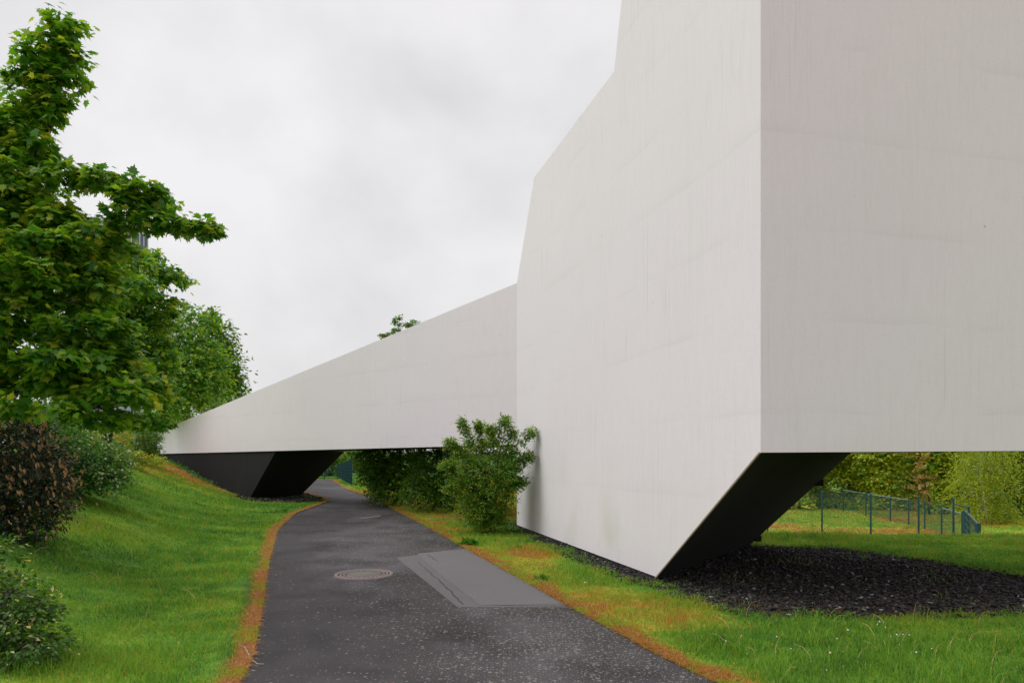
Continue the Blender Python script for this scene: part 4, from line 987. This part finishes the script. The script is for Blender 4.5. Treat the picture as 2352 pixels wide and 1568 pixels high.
# scattered leaf litter chips on the asphalt
n = 420; yy = rng.uniform(4.7, 16, n); xx = xl(yy) + .1 + rng.random(n) ** 1.3 * (xr(yy) - xl(yy) - .2)
pos = np.stack([xx, yy, np.full(n, .024)], -1); ax = norm(np.stack([rng.normal(size=n), rng.normal(size=n), rng.normal(size=n) * .15], -1))
V, Fc = leaves(pos, ax, norm(np.array([0, 0, 1.]) + rng.normal(size=(n, 3)) * .2), rng.uniform(.012, .03, n), T_LONG)
tag(mesh_np('leaf_litter', V, [Fc], M['grass'], None, {'tint': np.repeat(rng.uniform(.8, 1, n), 4)}), kind='stuff', cat='litter', label='small dry flakes of leaf litter on the asphalt')

# ivy and dead leaves at the foot of the black abutment
n = 900; tt_ = rng.uniform(1.02, 1.62, n); off = np.abs(rng.normal(size=n)) * .45 + .05
nx_, ny_ = -.687, -.725
px_ = WB[0] + BD[0] * tt_ + nx_ * off; py_ = WB[1] + BD[1] * tt_ + ny_ * off; pz_ = terrain(px_, py_)
up_ = tt_ > 1.16
def litter(mask, size, mat, name, cat, label, t0, lift):
    k = np.where(mask)[0]; n_ = len(k); pos = np.stack([px_[k], py_[k], pz_[k] + rng.uniform(.0, lift, n_)], -1)
    ax = norm(np.stack([rng.normal(size=n_), rng.normal(size=n_), rng.normal(size=n_) * .3], -1))
    V, Fc = leaves(pos, ax, norm(np.array([-.3, -.5, 1.]) + rng.normal(size=(n_, 3)) * .35), size * rng.uniform(.6, 1.2, n_), T_OVAL)
    tag(mesh_np(name, V, [Fc], mat, None, {'tint': np.repeat(np.clip(t0 + rng.normal(size=n_) * .12, 0, 1), 5)}), kind='stuff', cat=cat, label=label)
litter(up_ & (tt_ < 1.45) & (off < .8), .13, L['weed'], 'ivy', 'ground cover', 'green leafy ground cover at the foot of the black abutment', .25, .16)
litter(~up_ | (off > .9), .09, M['grass'], 'dead_leaves', 'dead leaves', 'red-brown dead leaves at the foot of the black abutment', .93, .03)

# ------------------------------------------------------------------ slate gravel
phi = (1 + 5 ** .5) / 2
ico = norm(np.array([(-1, phi, 0), (1, phi, 0), (-1, -phi, 0), (1, -phi, 0), (0, -1, phi), (0, 1, phi), (0, -1, -phi), (0, 1, -phi), (phi, 0, -1), (phi, 0, 1), (-phi, 0, -1), (-phi, 0, 1)]))
icf = np.array([(0, 11, 5), (0, 5, 1), (0, 1, 7), (0, 7, 10), (0, 10, 11), (1, 5, 9), (5, 11, 4), (11, 10, 2), (10, 7, 6), (7, 1, 8), (3, 9, 4), (3, 4, 2), (3, 2, 6), (3, 6, 8), (3, 8, 9), (4, 9, 5), (2, 4, 11), (6, 2, 10), (8, 6, 7), (9, 8, 1)])
def stones(poly, dens, smin, smax):
    lo = poly.min(0); hi = poly.max(0); n = int(dens * (hi - lo).prod()); x = rng.uniform(lo[0], hi[0], n); y = rng.uniform(lo[1], hi[1], n)
    k = inside(poly, x, y); gd = pdist(poly, x, y); k &= (gd > .28) | (rng.random(n) < .30 + 2.2 * gd)
    k |= (gd < .12) & (rng.random(n) < .25)
    d_, _ = edge_dist(x, y); k &= d_ > .05
    x, y = x[k], y[k]; n = len(x)
    s = smin + (smax - smin) * rng.random(n) ** 1.8
    jit = 1 + rng.uniform(-.45, .4, (n, 12)); V = ico[None] * jit[..., None] * s[:, None, None] * np.array([1, .7, .34])
    a = rng.uniform(0, 6.28, n); tl = rng.normal(size=n) * .35
    ca, sa, ct, st_ = np.cos(a), np.sin(a), np.cos(tl), np.sin(tl)
    X_ = V[..., 0] * ct[:, None] - V[..., 2] * st_[:, None]; Z_ = V[..., 0] * st_[:, None] + V[..., 2] * ct[:, None]; Y_ = V[..., 1]
    W = np.stack([X_ * ca[:, None] - Y_ * sa[:, None] + x[:, None], X_ * sa[:, None] + Y_ * ca[:, None] + y[:, None], Z_ + (terrain(x, y) + s * .22 + rng.uniform(0, .03, n))[:, None]], -1)
    F_ = icf[None] + (np.arange(n) * 12)[:, None, None]
    return W.reshape(-1, 3), F_.reshape(-1, 3), np.repeat(np.clip(rng.beta(2, 2.6, n) + (rng.random(n) < .02) * .5, 0, 1), 12)
V1, F1, t1 = stones(G1, 900, .013, .038)
tag(mesh_np('slate_gravel', V1, [F1], M['stone'], None, {'tint': t1}), kind='stuff', cat='gravel', label='dark grey slate chippings bed under the leaning white building')
V2, F2, t2 = stones(G2, 130, .04, .09)
tag(mesh_np('slate_gravel', V2, [F2], M['stone'], None, {'tint': t2}), kind='stuff', cat='gravel', label='small patch of dark chippings at the foot of the bridge abutment')
